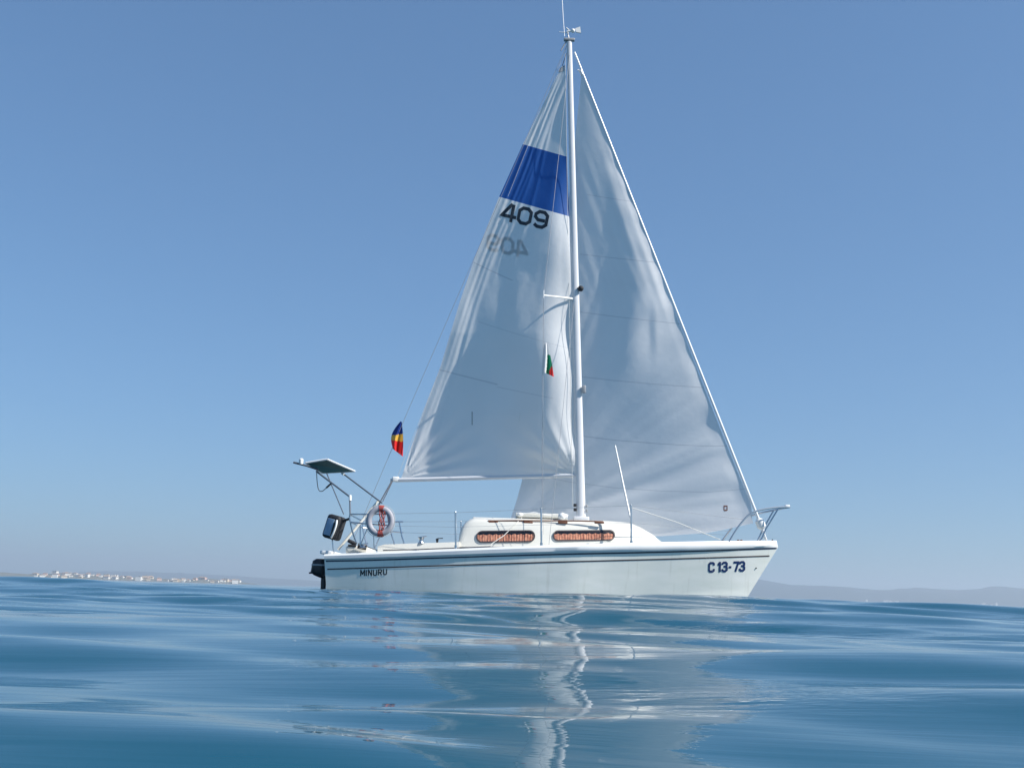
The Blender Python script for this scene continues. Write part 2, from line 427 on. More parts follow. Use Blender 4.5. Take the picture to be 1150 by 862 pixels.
# ------------------------------------------------------------------ hills, headland, far houses
def ridge(name, profile, dist, depth, col, base_px=None, rough_amp=0.06, seed=0, var=0.25):
    """profile: (px, height in px above horizon); a real ridge with a front and a back slope"""
    nx = 160; ny = 14
    x0, x1 = profile[0][0], profile[-1][0]
    verts = []; faces = []
    for j in range(ny):
        v = j / (ny - 1)
        for i in range(nx):
            px = x0 + (x1 - x0) * i / (nx - 1)
            hpx = interp(px, profile)
            h = hpx / FPX * dist
            bump = math.sin(math.pi * v) ** 0.8 if v < 0.5 else math.sin(math.pi * v)
            wx = W(px, CY + 233.5 + (px - CX) * 0.0306, dist=dist).x
            y = dist + (v - 0.5) * depth
            nz = noise.noise(Vector((wx / depth * 6, v * 4, seed))) + 0.5 * noise.noise(Vector((wx / depth * 17, v * 9, seed)))
            z = -0.5 + h * bump * (1 + rough_amp * nz * (0 if abs(v - .5) < .04 else 3))
            verts.append((wx * y / dist, y, z))
    for j in range(ny - 1):
        for i in range(nx - 1):
            a = j * nx + i; faces.append((a, a + 1, a + nx + 1, a + nx))
    m = mat(name + '_ground', col, 0.9, var=var, vscale=0.02)
    return tag(build(name, verts, faces, m), kind='structure')
ridge('far_hills', [(760, 0), (800, 15), (845, 23), (857, 21.5), (889, 17), (941, 17), (986, 14.5), (1007, 15), (1030, 18.5), (1050, 17.5), (1077, 17), (1100, 19), (1124, 22), (1150, 21), (1200, 24), (1300, 14), (1400, 0)], 5600, 900, (0.02, 0.05, 0.07), seed=3)
ridge('distant_hills', [(40, 0), (90, 8), (150, 10), (210, 9.5), (260, 8.5), (300, 7), (350, 6), (420, 3), (520, 0)], 7600, 700, (0.02, 0.05, 0.07), seed=9)
HEAD = [(-160, 2), (-60, 6), (0, 4.8), (30, 3.8), (50, 4.6), (75, 5.4), (110, 5), (150, 3.6), (190, 3), (215, 3.4), (240, 4.6), (262, 2.8), (285, 1), (300, 0)]
ridge('headland_hill', HEAD, 2400, 260, (0.14, 0.15, 0.13), seed=5, var=0.5)

def horizon_y(px): return CY + 233.5 + (px - CX) * 0.0306
HM = [mat('house_white', (0.75, 0.73, 0.68), 0.8, var=0.1), mat('house_cream', (0.62, 0.52, 0.40), 0.8, var=0.1), mat('house_pink', (0.60, 0.42, 0.36), 0.8, var=0.1)]
RM = [mat('roof_tile', (0.30, 0.22, 0.18), 0.85, var=0.2), mat('roof_grey', (0.22, 0.20, 0.19), 0.85, var=0.2), mat('roof_orange', (0.40, 0.30, 0.23), 0.85, var=0.2)]
def house_proto(mi, flat, ri):
    """unit-ish house, 10 x 9 x 6 m, hipped or flat roof; a few pixels wide in view"""
    e = empty('house', (0, 0, 0))
    g = Geo()
    w, d, h = 5, 4.5, (9 if flat else 6)
    g.add([(-w, -d, -6), (w, -d, -6), (w, d, -6), (-w, d, -6), (-w, -d, h), (w, -d, h), (w, d, h), (-w, d, h)],
          [[0, 1, 5, 4], [1, 2, 6, 5], [2, 3, 7, 6], [3, 0, 4, 7], [4, 5, 6, 7]])
    g.build('wall', HM[mi], e, smooth=False)
    r = Geo()
    if flat:
        for (c, s) in (((0, -d, h + .4), (2 * w + .5, .3, .8)), ((0, d, h + .4), (2 * w + .5, .3, .8)), ((-w, 0, h + .4), (.3, 2 * d - .4, .8)), ((w, 0, h + .4), (.3, 2 * d - .4, .8))): r.box(c, s)
        r.box((1.5, 0, h + 1.1), (3, 3, 2.2))
    else:
        o = .7
        r.add([(-w - o, -d - o, h), (w + o, -d - o, h), (w + o, d + o, h), (-w - o, d + o, h), (-2, 0, h + 2.6), (2, 0, h + 2.6)],
              [[0, 1, 5, 4], [1, 2, 5], [2, 3, 4, 5], [3, 0, 4], [3, 2, 1, 0]])
    r.build('roof', RM[ri], e, smooth=False)
    return e
protos = []
def copy_house(src, loc, sc, rz):
    c = src.copy(); SC.collection.objects.link(c); c.location = loc; c.scale = sc; c.rotation_euler = (0, 0, rz)
    for ch in src.children:
        k = ch.copy(); SC.collection.objects.link(k); k.parent = c
    return c
plist = [(0, False, 0), (0, True, 1), (1, False, 2), (2, False, 0), (1, True, 1), (0, False, 2)]
used = {}
def place_house(k, loc, sc, rz, label, group):
    if k not in used:
        used[k] = house_proto(*plist[k]); o = used[k]; o.location = loc; o.scale = sc; o.rotation_euler = (0, 0, rz)
    else: o = copy_house(used[k], loc, sc, rz)
    return tag(o, label, 'house', group)
rs = random.Random(4)
def head_h(px, dist=2400): return interp(px, HEAD) / FPX * dist
for c0, c1, n, lo, hi in ((34, 60, 7, .0, .5), (56, 105, 22, .0, .75), (105, 170, 24, .0, .6), (170, 215, 9, 0, .35), (205, 270, 20, .0, .8)):
    for i in range(n):
        px = rs.uniform(c0, c1); f = rs.uniform(lo, hi)
        dist = 2400 - 125 + f * 115
        x = W(px, horizon_y(px), dist=dist).x
        v = (dist - 2400) / 260 + 0.5
        z = head_h(px) * math.sin(math.pi * v) ** 0.8 - 0.5
        s = rs.uniform(.45, .95)
        place_house(rs.choice([0, 0, 1, 1, 2, 3, 4, 5]), (x, dist, z), (s * rs.uniform(.9, 1.5), s, s * rs.uniform(.6, .9)), rs.uniform(-.5, .5),
                    'small pale house in the far-off shore town beyond the stern', 'far houses of the shore town')
for i in range(15):
    px = rs.choice([rs.uniform(955, 1020), rs.uniform(975, 1008), rs.uniform(1103, 1122)])
    dist = 5160
    x = W(px, horizon_y(px), dist=dist).x
    place_house(rs.choice([0, 1, 1, 4]), (x, dist, rs.uniform(5, 8)), (rs.uniform(1.0, 1.8), 1, rs.uniform(.7, 1.2)), rs.uniform(-.4, .4),
                'tiny pale block at the foot of the hazy hills beyond the bow', 'far blocks below the hazy hills')

# ------------------------------------------------------------------ sailboat
boat = empty('sailboat', (W(612, 650).x, D, 0.0))
tag(boat, 'white sloop under sail with blue band and 409 on its mainsail', 'sailboat')
BMIR = lambda v: Vector((v[0], 2 * D - v[1], v[2]))

GUN = [(364.5, 622.0), (400, 620.5), (450, 618.6), (500, 616.4), (550, 614.2), (600, 612.4), (650, 611.0), (700, 609.4), (740, 608.4), (800, 607.4), (872, 606.6)]
DARK = [(364.5, 628.7), (400, 628.2), (450, 626.6), (500, 624.9), (550, 623.2), (600, 621.8), (650, 620.6), (700, 619.6), (740, 618.7), (800, 617.0), (874, 614.2)]
BEAM = [(0, .86), (.12, .98), (.3, 1.13), (.45, 1.19), (.58, 1.15), (.7, .99), (.8, .78), (.88, .54), (.94, .30), (.98, .12), (1.0, .025)]
def beam(t): # smooth interpolation
    return (interp(t - .02, BEAM) + interp(t, BEAM) * 2 + interp(min(1, t + .02), BEAM)) / 4 if t < .97 else interp(t, BEAM)
NS = 90
def gun_pt(t):
    b = beam(t); px = 364.5 + (872 - 364.5) * t
    return W(px, interp(px, GUN), -b)
def dark_pt(t):
    b = beam(t) + .012; px = 364.5 + (874 - 364.5) * t
    return W(px, interp(px, DARK), -b)
STEM_TOP = W(874, 614.2, 0); STEM_LOW = W(839.6, 670.3, 0)
def stem_x(z): return STEM_TOP.x + (STEM_LOW.x - STEM_TOP.x) * (z - STEM_TOP.z) / (STEM_LOW.z - STEM_TOP.z)
TR_TOP = W(364.5, 628.7, -.86).x; TR_LOW = W(367.2, 656, -.8).x
def hull_pt(t, k):
    """k 0 under the rubbing strake .. 1 at keel line"""
    g = dark_pt(t)
    zb = -0.32 + 0.22 * max(0, (t - .8) / .2) + 0.17 * max(0, (.3 - t) / .3)
    z = g.z + (zb - g.z) * k
    xs = stem_x(z); xt = TR_TOP + (TR_LOW - TR_TOP) * min(1, (g.z - z) / .5)
    tt = (g.x - dark_pt(0).x) / (STEM_TOP.x - dark_pt(0).x)
    x = xt + (xs - xt) * tt
    b = beam(t) + .012
    # section: nearly straight flared topsides, then round bilge
    hk = (g.z - z) / (g.z - zb)
    flare = 1 - 0.08 * min(1, hk / .62) * (1 + 3.0 * sstep(.55, .95, t)) if hk < .62 else None
    top = 1 - 0.08 * (1 + 3.0 * sstep(.55, .95, t))
    if hk >= .62: flare = top * math.sqrt(max(0, 1 - ((hk - .62) / .38) ** 2.2))
    return Vector((x, D - b * max(flare, 0.0), z))
NK = 26
hv = []; hf = []
for i in range(NS + 1):
    t = i / NS; t = 1 - (1 - t) ** 1.15
    for k in range(NK + 1): hv.append(hull_pt(t, k / NK))
n1 = len(hv)
hv += [BMIR(v) for v in hv]
for i in range(NS):
    for k in range(NK):
        a = i * (NK + 1) + k; b = a + NK + 1
        hf.append([a, b, b + 1, a + 1]); hf.append([n1 + a, n1 + a + 1, n1 + b + 1, n1 + b])
for k in range(NK):
    hf.append([k, k + 1, n1 + k + 1, n1 + k])
    a = NS * (NK + 1) + k; hf.append([a, n1 + a, n1 + a + 1, a + 1])
hull = build('hull', hv, hf, M['hull'], boat)
# rubbing strake / toe rail and deck
rv = []; rf = []
prof = [(0.0, 0), (0.035, .25), (0.045, .7), (0.02, 1.0), (-0.03, 1.0)]   # outwards offset , fraction from dark line up to gunwale
for i in range(NS + 1):
    t = i / NS
    g, dk = gun_pt(t), dark_pt(t)
    for (o, f) in prof:
        p = dk.lerp(g, f); rv.append(Vector((p.x, p.y - o * (1 if t < .98 else (1 - t) * 50), p.z)))
m_ = len(prof); n1 = len(rv); rv += [BMIR(v) for v in rv]
for i in range(NS):
    for k in range(m_ - 1):
        a = i * m_ + k; rf.append([a, a + m_, a + m_ + 1, a + 1]); rf.append([n1 + a, n1 + a + 1, n1 + a + m_ + 1, n1 + a + m_])
for k in range(m_ - 1):
    rf.append([k, k + 1, n1 + k + 1, n1 + k])
    a = NS * m_ + k; rf.append([a, n1 + a, n1 + a + 1, a + 1])
build('rubbing_strake', rv, rf, M['rail'], boat)
dv = []; df = []
for i in range(NS + 1):
    g = gun_pt(i / NS); g = Vector((g.x, g.y + .03 * min(1, (D - g.y) / .1), g.z - .012))
    dv += [g, Vector((g.x, D, g.z + .03 * (D - g.y))), BMIR(g)]
for i in range(NS):
    for k in (0, 1): a = i * 3 + k; df.append([a, a + 3, a + 4, a + 1])
build('deck', dv, df, M['cabin'], boat)

# projection of flat outlines onto a built surface
def bvh_of(*obs):
    vs = []; fs = []
    for ob in obs:
        o = origin_of(ob); b = len(vs)
        vs += [v.co + o for v in ob.data.vertices]; fs += [[b + i for i in p.vertices] for p in ob.data.polygons]
    return BVHTree.FromPolygons(vs, fs)
def stick(bv, px, py, off):
    r = ray(px, py).normalized()
    loc, n, i, d_ = bv.ray_cast(CAMPOS, r)
    if loc is None: loc = W(px, py); n = Vector((0, -1, 0))
    if n.dot(r) > 0: n = -n
    return loc + n * off

def ribbon(poly, w, closed=False):
    """2-D polyline -> left/right offset points with mitres"""
    P = [Vector(p).to_2d() if len(p) > 2 else Vector((p[0], p[1])) for p in poly]; n = len(P); out = []
    for i in range(n):
        a = P[i - 1] if (i > 0 or closed) else None; c = P[(i + 1) % n] if (i < n - 1 or closed) else None
        d1 = (P[i] - a).normalized() if a is not None else None; d2 = (c - P[i]).normalized() if c is not None else None
        if d1 is None: d1 = d2
        if d2 is None: d2 = d1
        t = (d1 + d2).normalized(); nn = Vector((-t.y, t.x)); s = w / 2 / max(.62, nn.dot(Vector((-d1.y, d1.x))))
        out.append((P[i] + nn * s, P[i] - nn * s))
    return out
GL = {
 '4': (.78, [([(.60, 1), (.08, .30), (.95, .30)], 0), ([(.68, .98), (.68, 0)], 0)]),
 '0': (.78, [([(.3, .09), (.6, .09), (.8, .25), (.8, .75), (.6, .91), (.3, .91), (.1, .75), (.1, .25)], 1)]),
 '9': (.78, [([(.1, .2), (.28, .09), (.6, .09), (.8, .25), (.8, .75), (.6, .91), (.3, .91), (.1, .75), (.1, .6), (.28, .45), (.7, .45)], 0)]),
 'C': (.62, [([(.66, .66), (.66, .82), (.54, .91), (.24, .91), (.12, .8), (.12, .2), (.24, .09), (.54, .09), (.66, .18), (.66, .34)], 0)]),
 '1': (.32, [([(.0, .73), (.10, .75), (.20, .90), (.215, .90)], 0), ([(.25, 1), (.25, 0)], 0)]),
 '3': (.60, [([(.08, .70), (.08, .82), (.2, .91), (.46, .91), (.58, .8), (.58, .62), (.46, .53), (.22, .53)], 0), ([(.48, .49), (.59, .40), (.59, .2), (.46, .09), (.2, .09), (.08, .18), (.08, .31)], 0)]),
 '7': (.54, [([(.02, .90), (.58, .90), (.26, 0)], 0)]),
 '-': (.44, [([(.07, .45), (.37, .45)], 0)]),
 'M': (.80, [([(.1, 0), (.1, 1), (.42, .30), (.76, 1), (.76, 0)], 0)]),
 'I': (.12, [([(.06, 0), (.06, 1)], 0)]),
 'N': (.64, [([(.08, 0), (.08, 1), (.62, 0), (.62, 1)], 0)]),
 'U': (.64, [([(.08, 1), (.08, .22), (.22, .07), (.5, .07), (.62, .22), (.62, 1)], 0)]),
 'R': (.64, [([(.08, 0), (.08, .93), (.5, .93), (.62, .8), (.62, .62), (.5, .50), (.18, .50)], 0), ([(.34, .44), (.66, 0)], 0)]),
 ' ': (.2, [])}
def lettering(name, text, ox, oy, adv, up, gap, th, bv, off, m, parent, flip=False, rs_=None):
    """text starts at photo pixel ox,oy (baseline left); adv / up are pixel vectors for one letter height"""
    g = Geo(); x = 0
    for ci, ch in enumerate(text):
        w, strokes = GL[ch]
        jy = 0 if rs_ is None else rs_[ci % len(rs_)]
        for si, (poly, closed) in enumerate(strokes):
            fine = []
            n = len(poly)
            for i in range(n if closed else n - 1):
                a, b = Vector(poly[i]), Vector(poly[(i + 1) % n]); L = (b - a).length; k = max(1, int(L / .07))
                for q in range(k): fine.append(a.lerp(b, q / k))
            if not closed: fine.append(Vector(poly[-1]))
            rb = ribbon([(p.x, p.y) for p in fine], th, closed)
            vs = []
            for l, r_ in rb:
                for c in (l, l.lerp(r_, .33), l.lerp(r_, .67), r_):
                    X = x + (c.x if not flip else w - c.x); Yy = c.y + jy
                    vs.append(stick(bv, ox + adv[0] * X + up[0] * Yy, oy + adv[1] * X + up[1] * Yy, off + (.0012 if off > 0 else -.0012) * si))
            m2 = len(rb); fs = []
            for i in range(m2 if closed else m2 - 1):
                a = 4 * i; b = 4 * ((i + 1) % m2); fs += [[a + e, b + e, b + e + 1, a + e + 1] for e in range(3)]
            g.add(vs, fs)
        x += w + gap
    return g.build(name, m, parent, smooth=False)
hb = bvh_of(hull)
lettering('boat_name', 'MINURU', 404.4, 646.2, (6.5, -.1), (.2, -6.6), .22, .19, hb, .004, M['darktxt'], boat, rs_=[-.03, -.03, .0, -.02, .06, .09])
lettering('registration_number', 'C 13-73', 795.0, 642.4, (9.8, -.30), (.3, -11.6), .14, .215, hb, .004, M['navytxt'], boat)
def hull_stripe(name, line, w, m, x0, x1):
    g = Geo(); vs = []; n = 100
    for i in range(n + 1):
        px = x0 + (x1 - x0) * i / n; py = interp(px, line)
        vs += [stick(hb, px, py - w / 2, .004), stick(hb, px, py + w / 2, .004)]
    vs2 = [BMIR(v) for v in vs]
    fs = [[2 * i, 2 * i + 2, 2 * i + 3, 2 * i + 1] for i in range(n)]
    g.add(vs, fs); g.add(vs2, [f[::-1] for f in fs]); return g.build(name, m, boat, smooth=False)
UP = [(x, y + 1.0) for x, y in DARK]
hull_stripe('stripe', UP, 1.5, M['stripe'], 366, 872)
hull_stripe('stripe', [(366, 638.8), (400, 637.8), (450, 636.2), (500, 634.6), (550, 633.0), (620, 630.8), (740, 627.6), (800, 625.8), (866, 623.8)], 1.35, M['stripe2'], 367.5, 864)
# mooring eye at the bow
Geo().ball(stick(hb, 849, 637.4, .006), .012).build('bow_eye', M['black'], boat)

# cabin
CAB = [(514.6, 611.0, 600.5), (516.5, 611.2, 592.5), (520.5, 611.2, 587.3), (526, 611.2, 583.8), (532, 611.2, 582.2), (545, 611, 582.6), (575, 611, 583.6), (610, 610.5, 584.6), (650, 610, 585.2), (680, 609.5, 586.0), (700, 609, 587.6), (712, 608.8, 589.6), (724, 608.6, 595.2), (736, 608.6, 601.6), (744, 608.6, 607.6)]
def cab_w(px): return interp(px, [(514, .78), (600, .80), (680, .70), (744, .46)])
cv = []; cf = []; CP = None
for (px, yb, yt) in CAB:
    w = cab_w(px); b = W(px, yb + 2.5, -w); t = W(px, yt, -w + .12); x = W(px, yt, -w).x
    hgt = max(.004, t.z - b.z)
    crown = .055 * min(1, hgt / .2)
    sec = [(w, 0), (w - .06, .55), (w - .105, .86), (w - .135, .955), (w - .19, 1.0), (w * .4, 1.0), (0, 1.0)]
    add = [0, 0, 0, 0, .006, crown * .8, crown]
    for (yy, f), e in zip(sec, add): cv.append(Vector((b.x, D - yy, b.z + hgt * f + e)))
    for (yy, f), e in list(zip(sec, add))[:-1][::-1]: cv.append(Vector((b.x, D + yy, b.z + hgt * f + e)))
ns = 13
for i in range(len(CAB) - 1):
    for k in range(ns - 1):
        a = i * ns + k; cf.append([a, a + ns, a + ns + 1, a + 1])
cf.append(list(range(ns))); cf.append([(len(CAB) - 1) * ns + k for k in range(ns)][::-1])
cabin = build('cabin', cv, cf, M['cabin'], boat)
cbv = bvh_of(cabin)
def rrect(x0, y0, x1, y1, n=10, sl=0.0):
    """rounded slot outline in pixels"""
    r = (y1 - y0) / 2 * .98; cy = (y0 + y1) / 2; pts = []
    for j in range(n + 1):
        th = math.pi / 2 + math.pi * j / n; pts.append((x0 + r + r * math.cos(th), cy - r * math.sin(th)))
    for j in range(n + 1):
        th = -math.pi / 2 + math.pi * j / n; pts.append((x1 - r + r * math.cos(th), cy - r * math.sin(th)))
    return [(a, b + sl * (a - x0)) for a, b in pts]
def window(x0, y0, x1, y1, sl):
    out = rrect(x0, y0, x1, y1, sl=sl); n = len(out); cx = (x0 + x1) / 2; cy = (y0 + y1) / 2 + sl * (x1 - x0) / 2
    inn = rrect(x0 + 1.3, y0 + 1.3, x1 - 1.3, y1 - 1.3, sl=sl); inn = [(a, b + sl * 1.0) for a, b in inn]
    def S(p, o): return stick(cbv, p[0], p[1], o)
    g = Geo()
    ring = [S(p, .001) for p in out] + [S(p, .020) for p in out] + [S(p, .020) for p in inn] + [S(p, .004) for p in inn]
    fs = []
    for a in range(3):
        for i in range(n): j = (i + 1) % n; fs.append([a * n + i, a * n + j, (a + 1) * n + j, (a + 1) * n + i])
    g.add(ring, fs)
    fr = g.build('window', M['frame'], boat)
    def slices(off, k=40):     # a sheet that follows the curved cabin side
        rr_ = (y1 - y0) / 2 - .8; vs_ = []
        for i in range(k + 1):
            px = x0 + 1.0 + (x1 - x0 - 2.0) * i / k
            dx = max(0, (x0 + 1.0 + rr_) - px, px - (x1 - 1.0 - rr_)); lim = math.sqrt(max(0, rr_ * rr_ - dx * dx)); yc = (y0 + y1) / 2 + sl * (px - x0)
            vs_ += [stick(cbv, px, yc - lim + lim * 2 * q / 6, off) for q in range(7)]
        return Geo().add(vs_, [[i * 7 + q, (i + 1) * 7 + q, (i + 1) * 7 + q + 1, i * 7 + q + 1] for i in range(k) for q in range(6)])
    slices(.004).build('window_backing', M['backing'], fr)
    # gathered curtain over the lower two thirds; bare dark backing above imitates shadow
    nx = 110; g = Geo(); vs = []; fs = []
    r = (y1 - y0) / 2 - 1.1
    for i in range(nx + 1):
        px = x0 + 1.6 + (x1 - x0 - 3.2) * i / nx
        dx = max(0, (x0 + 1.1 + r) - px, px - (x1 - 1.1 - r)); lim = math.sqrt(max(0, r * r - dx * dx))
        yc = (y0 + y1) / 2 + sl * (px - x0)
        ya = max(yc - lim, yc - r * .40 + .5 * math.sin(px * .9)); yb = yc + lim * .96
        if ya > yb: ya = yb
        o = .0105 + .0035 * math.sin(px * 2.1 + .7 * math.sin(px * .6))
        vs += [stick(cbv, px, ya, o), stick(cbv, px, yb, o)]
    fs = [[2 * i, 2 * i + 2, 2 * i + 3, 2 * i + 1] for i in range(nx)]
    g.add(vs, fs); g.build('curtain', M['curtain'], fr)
    slices(.017).build('pane', M['glass'], fr)
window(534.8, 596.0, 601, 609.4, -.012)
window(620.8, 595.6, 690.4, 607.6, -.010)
# companionway hatch, its raised fore part, deck vent
for a, b, y0_, y1_, w, nm in ((531, 641, 580.2, 588, .33, 'hatch_rails'), (579, 634, 575.2, 582, .25, 'sliding_hatch')):
    p0, p1 = W(a, y0_, -w), W(b, y1_, -w)
    Geo().box(((p0.x + p1.x) / 2, D, (p0.z + p1.z) / 2), (p1.x - p0.x, 2 * w, abs(p0.z - p1.z)), bev=.015).build(nm, M['cabin'], boat)
g = Geo(); c = W(631.5, 580, -.38); g.ball(c, .075, sc=(1, 1, .85)); g.tube([c, c + Vector((.09, 0, -.01))], [.06, .05], 12)
g.build('deck_vent', M['plastic'], boat)
g = Geo(); g.ball(W(584, 577.6, -.3), .05, sc=(1, 1, .7)); g.tube([W(x, y, -.3) for x, y in ((584, 577.5), (600, 574.8), (607, 577), (620, 579))], .008, 6)
g.build('sheet_block', M['plastic'], boat)
# teak handrails
for sgn in (1, -1):
    g = Geo()
    pts = [W(x, y, -.66) for x, y in ((548, 584.6), (575, 584.3), (610, 584.4), (650, 584.6), (677, 585.4))]
    q = [p if sgn > 0 else BMIR(p) for p in pts]
    g.tube(q, .011, 8)
    for a in (549, 588, 627, 668):
        p0 = W(a, 586.2, -.66); p1 = W(a + 10, 586.6, -.66); c = (p0 + p1) / 2
        if sgn < 0: c = BMIR(c)
        g.box(c, (.155, .035, .036), bev=.01)
    g.build('handrail', M['teak'], boat)
# coamings
for sgn in (1, -1):
    g = Geo(); top = [(424, 613.2), (432, 611.0), (470, 609.6), (516, 608.2)]; vs = []
    for px, py in top:
        a = W(px, py, -.80); b = W(px, interp(px, GUN) + 1, -.84)
        sec = [b, Vector((a.x, a.y, a.z)), Vector((a.x, a.y + .10, a.z + .004)), Vector((b.x, a.y + .14, b.z))]
        vs += [v if sgn > 0 else BMIR(v) for v in sec]
    fs = [[i * 4 + k, (i + 1) * 4 + k, (i + 1) * 4 + k + 1, i * 4 + k + 1] for i in range(3) for k in range(3)] + [[0, 1, 2, 3], [15, 14, 13, 12]]
    if sgn < 0: fs = [f[::-1] for f in fs]
    g.add(vs, fs); g.build('cockpit_coaming', M['cabin'], boat)
Geo().tube([W(x, y, -.9) for x, y in ((430, 617.6), (470, 616.6), (510, 615), (551, 613.4))], .010, 6).build('genoa_track', M['ropedark'], boat)
# aft deck hump and transom lip
g = Geo(); vs = []
a, b = W(388, 621, -.5), W(414, 613.5, -.5)
g.box(((a.x + b.x) / 2, D, (a.z + b.z) / 2), (b.x - a.x, 1.1, abs(b.z - a.z) + .02), bev=.045)
g.build('aft_locker', M['cabin'], boat)
a, b = W(361, 622, -.5), W(374, 618.4, -.5)
Geo().box(((a.x + b.x) / 2, D, (a.z + b.z) / 2), (b.x - a.x, 1.3, .05), bev=.008).build('transom_step', M['rail'], boat)
# winches and cleats
for (x, y0_, y1_, r) in ((473, 610, 602.5, .045), (491, 616, 604.5, .02), (407, 615, 610.5, .05)):
    p0, p1 = W(x, y0_, -.78), W(x, y1_, -.78); g = Geo()
    g.tube([p0, p0.lerp(p1, .3), p0.lerp(p1, .6), p0.lerp(p1, .85), p1], [r * 1.2, r * .8, r * .75, r * 1.1, r * 1.1], 14)
    g.tube([p1, p1 + Vector((.09, 0, .01))], .008, 6)
    g.build('winch', M['steel'] if r > .03 else M['black'], boat)

# mast
mb, mt = W(652.6, 583.5), W(639.3, 47)
pts = [mb.lerp(mt, i / 12) for i in range(13)]
mast = Geo().tube(pts, [.078 - .030 * (i / 12) for i in range(13)], 20, ell=.62).build('mast', M['alu'], boat)
def on_mast(y, dx=0, d=0):
    f = (583.5 - y) / (583.5 - 47); x = 652.6 + (639.3 - 652.6) * f
    return W(x + dx, y, d)
Geo().box(on_mast(581, 0, 0) + Vector((0, 0, -.02)), (.26, .2, .07), bev=.015).build('mast_step', M['alu'], mast)
for y in (572, 567):
    Geo().box(on_mast(y, -6.5, -.03), (.05, .03, .05), bev=.008).build('halyard_cleat', M['blackm'], mast)
    Geo().box(on_mast(y + 1, 6.5, -.03), (.03, .03, .05), bev=.008).build('halyard_cleat', M['grey'], mast)
g = Geo(); p = on_mast(324, 6, -.05); g.ball(p, .052); g.tube([on_mast(324), p], .02, 8); g.build('mast_light', M['blackm'], mast)
g = Geo(); p = on_mast(437, 7, -.05); g.box(p, (.06, .06, .13), bev=.012); g.build('mast_light', M['grey'], mast)
# spreaders (swept aft)
sp_tip = W(610.5, 331.5, -.55)
for s in (1, -1):
    a = on_mast(335.5, -3, 0); b = sp_tip if s > 0 else BMIR(sp_tip)
    g = Geo(); g.tube([a, b], [.022, .013], 8); u = Vector((0, 0, .055)); g.tube([b - u, b + u * 1.6], .010, 6); g.build('spreader', M['plastic'], mast)
# masthead gear
g = Geo(); p = on_mast(46, 0)
g.box(p + Vector((0, 0, .02)), (.2, .07, .05), bev=.01); g.tube([p, W(637.5, 36)], .012, 6); g.tube([W(630, 57), W(634, 50), W(638, 44)], .012, 6); g.tube([W(640, 47), W(646, 43.5)], .008, 6)
g.build('masthead_fitting', M['grey'], mast)
g = Geo(); g.tube([W(636.5, 36), W(643, 34.5)], .018, 8); g.ball(W(643.5, 34.8), .04); g.prism([W(646, 32, -.01), W(651.5, 30, -.01), W(652.5, 37, -.01), W(647, 36, -.01)], (0, .03, 0)); g.tube([W(636, 31.5), W(639, 34)], .012, 6); g.tube([W(628, 36), W(637, 37)], .006, 6)
g.build('wind_sensor', M['plastic'], mast)
Geo().tube([W(634, 41), W(632.5, 20), W(631, -6)], .0055, 6).build('antenna', M['plastic'], mast)

# boom
clew_d = .62
b0, b1 = W(440.5, 539.0, clew_d), on_mast(533.5, -3, 0)
def boom_pt(px):
    f = (px - 440.5) / (649 - 440.5); return b0.lerp(b1, f)
g = Geo(); g.tube([boom_pt(444), boom_pt(646)], .036, 12, ell=.75); g.tube([boom_pt(644), b1], .02, 8)
boom = g.build('boom', M['alu'], boat)
g = Geo(); g.box(boom_pt(444.5) + Vector((0, 0, .015)), (.12, .07, .09), bev=.02); g.box(boom_pt(439.8), (.05, .05, .07), bev=.015); g.build('boom_end', M['plastic'], boom)

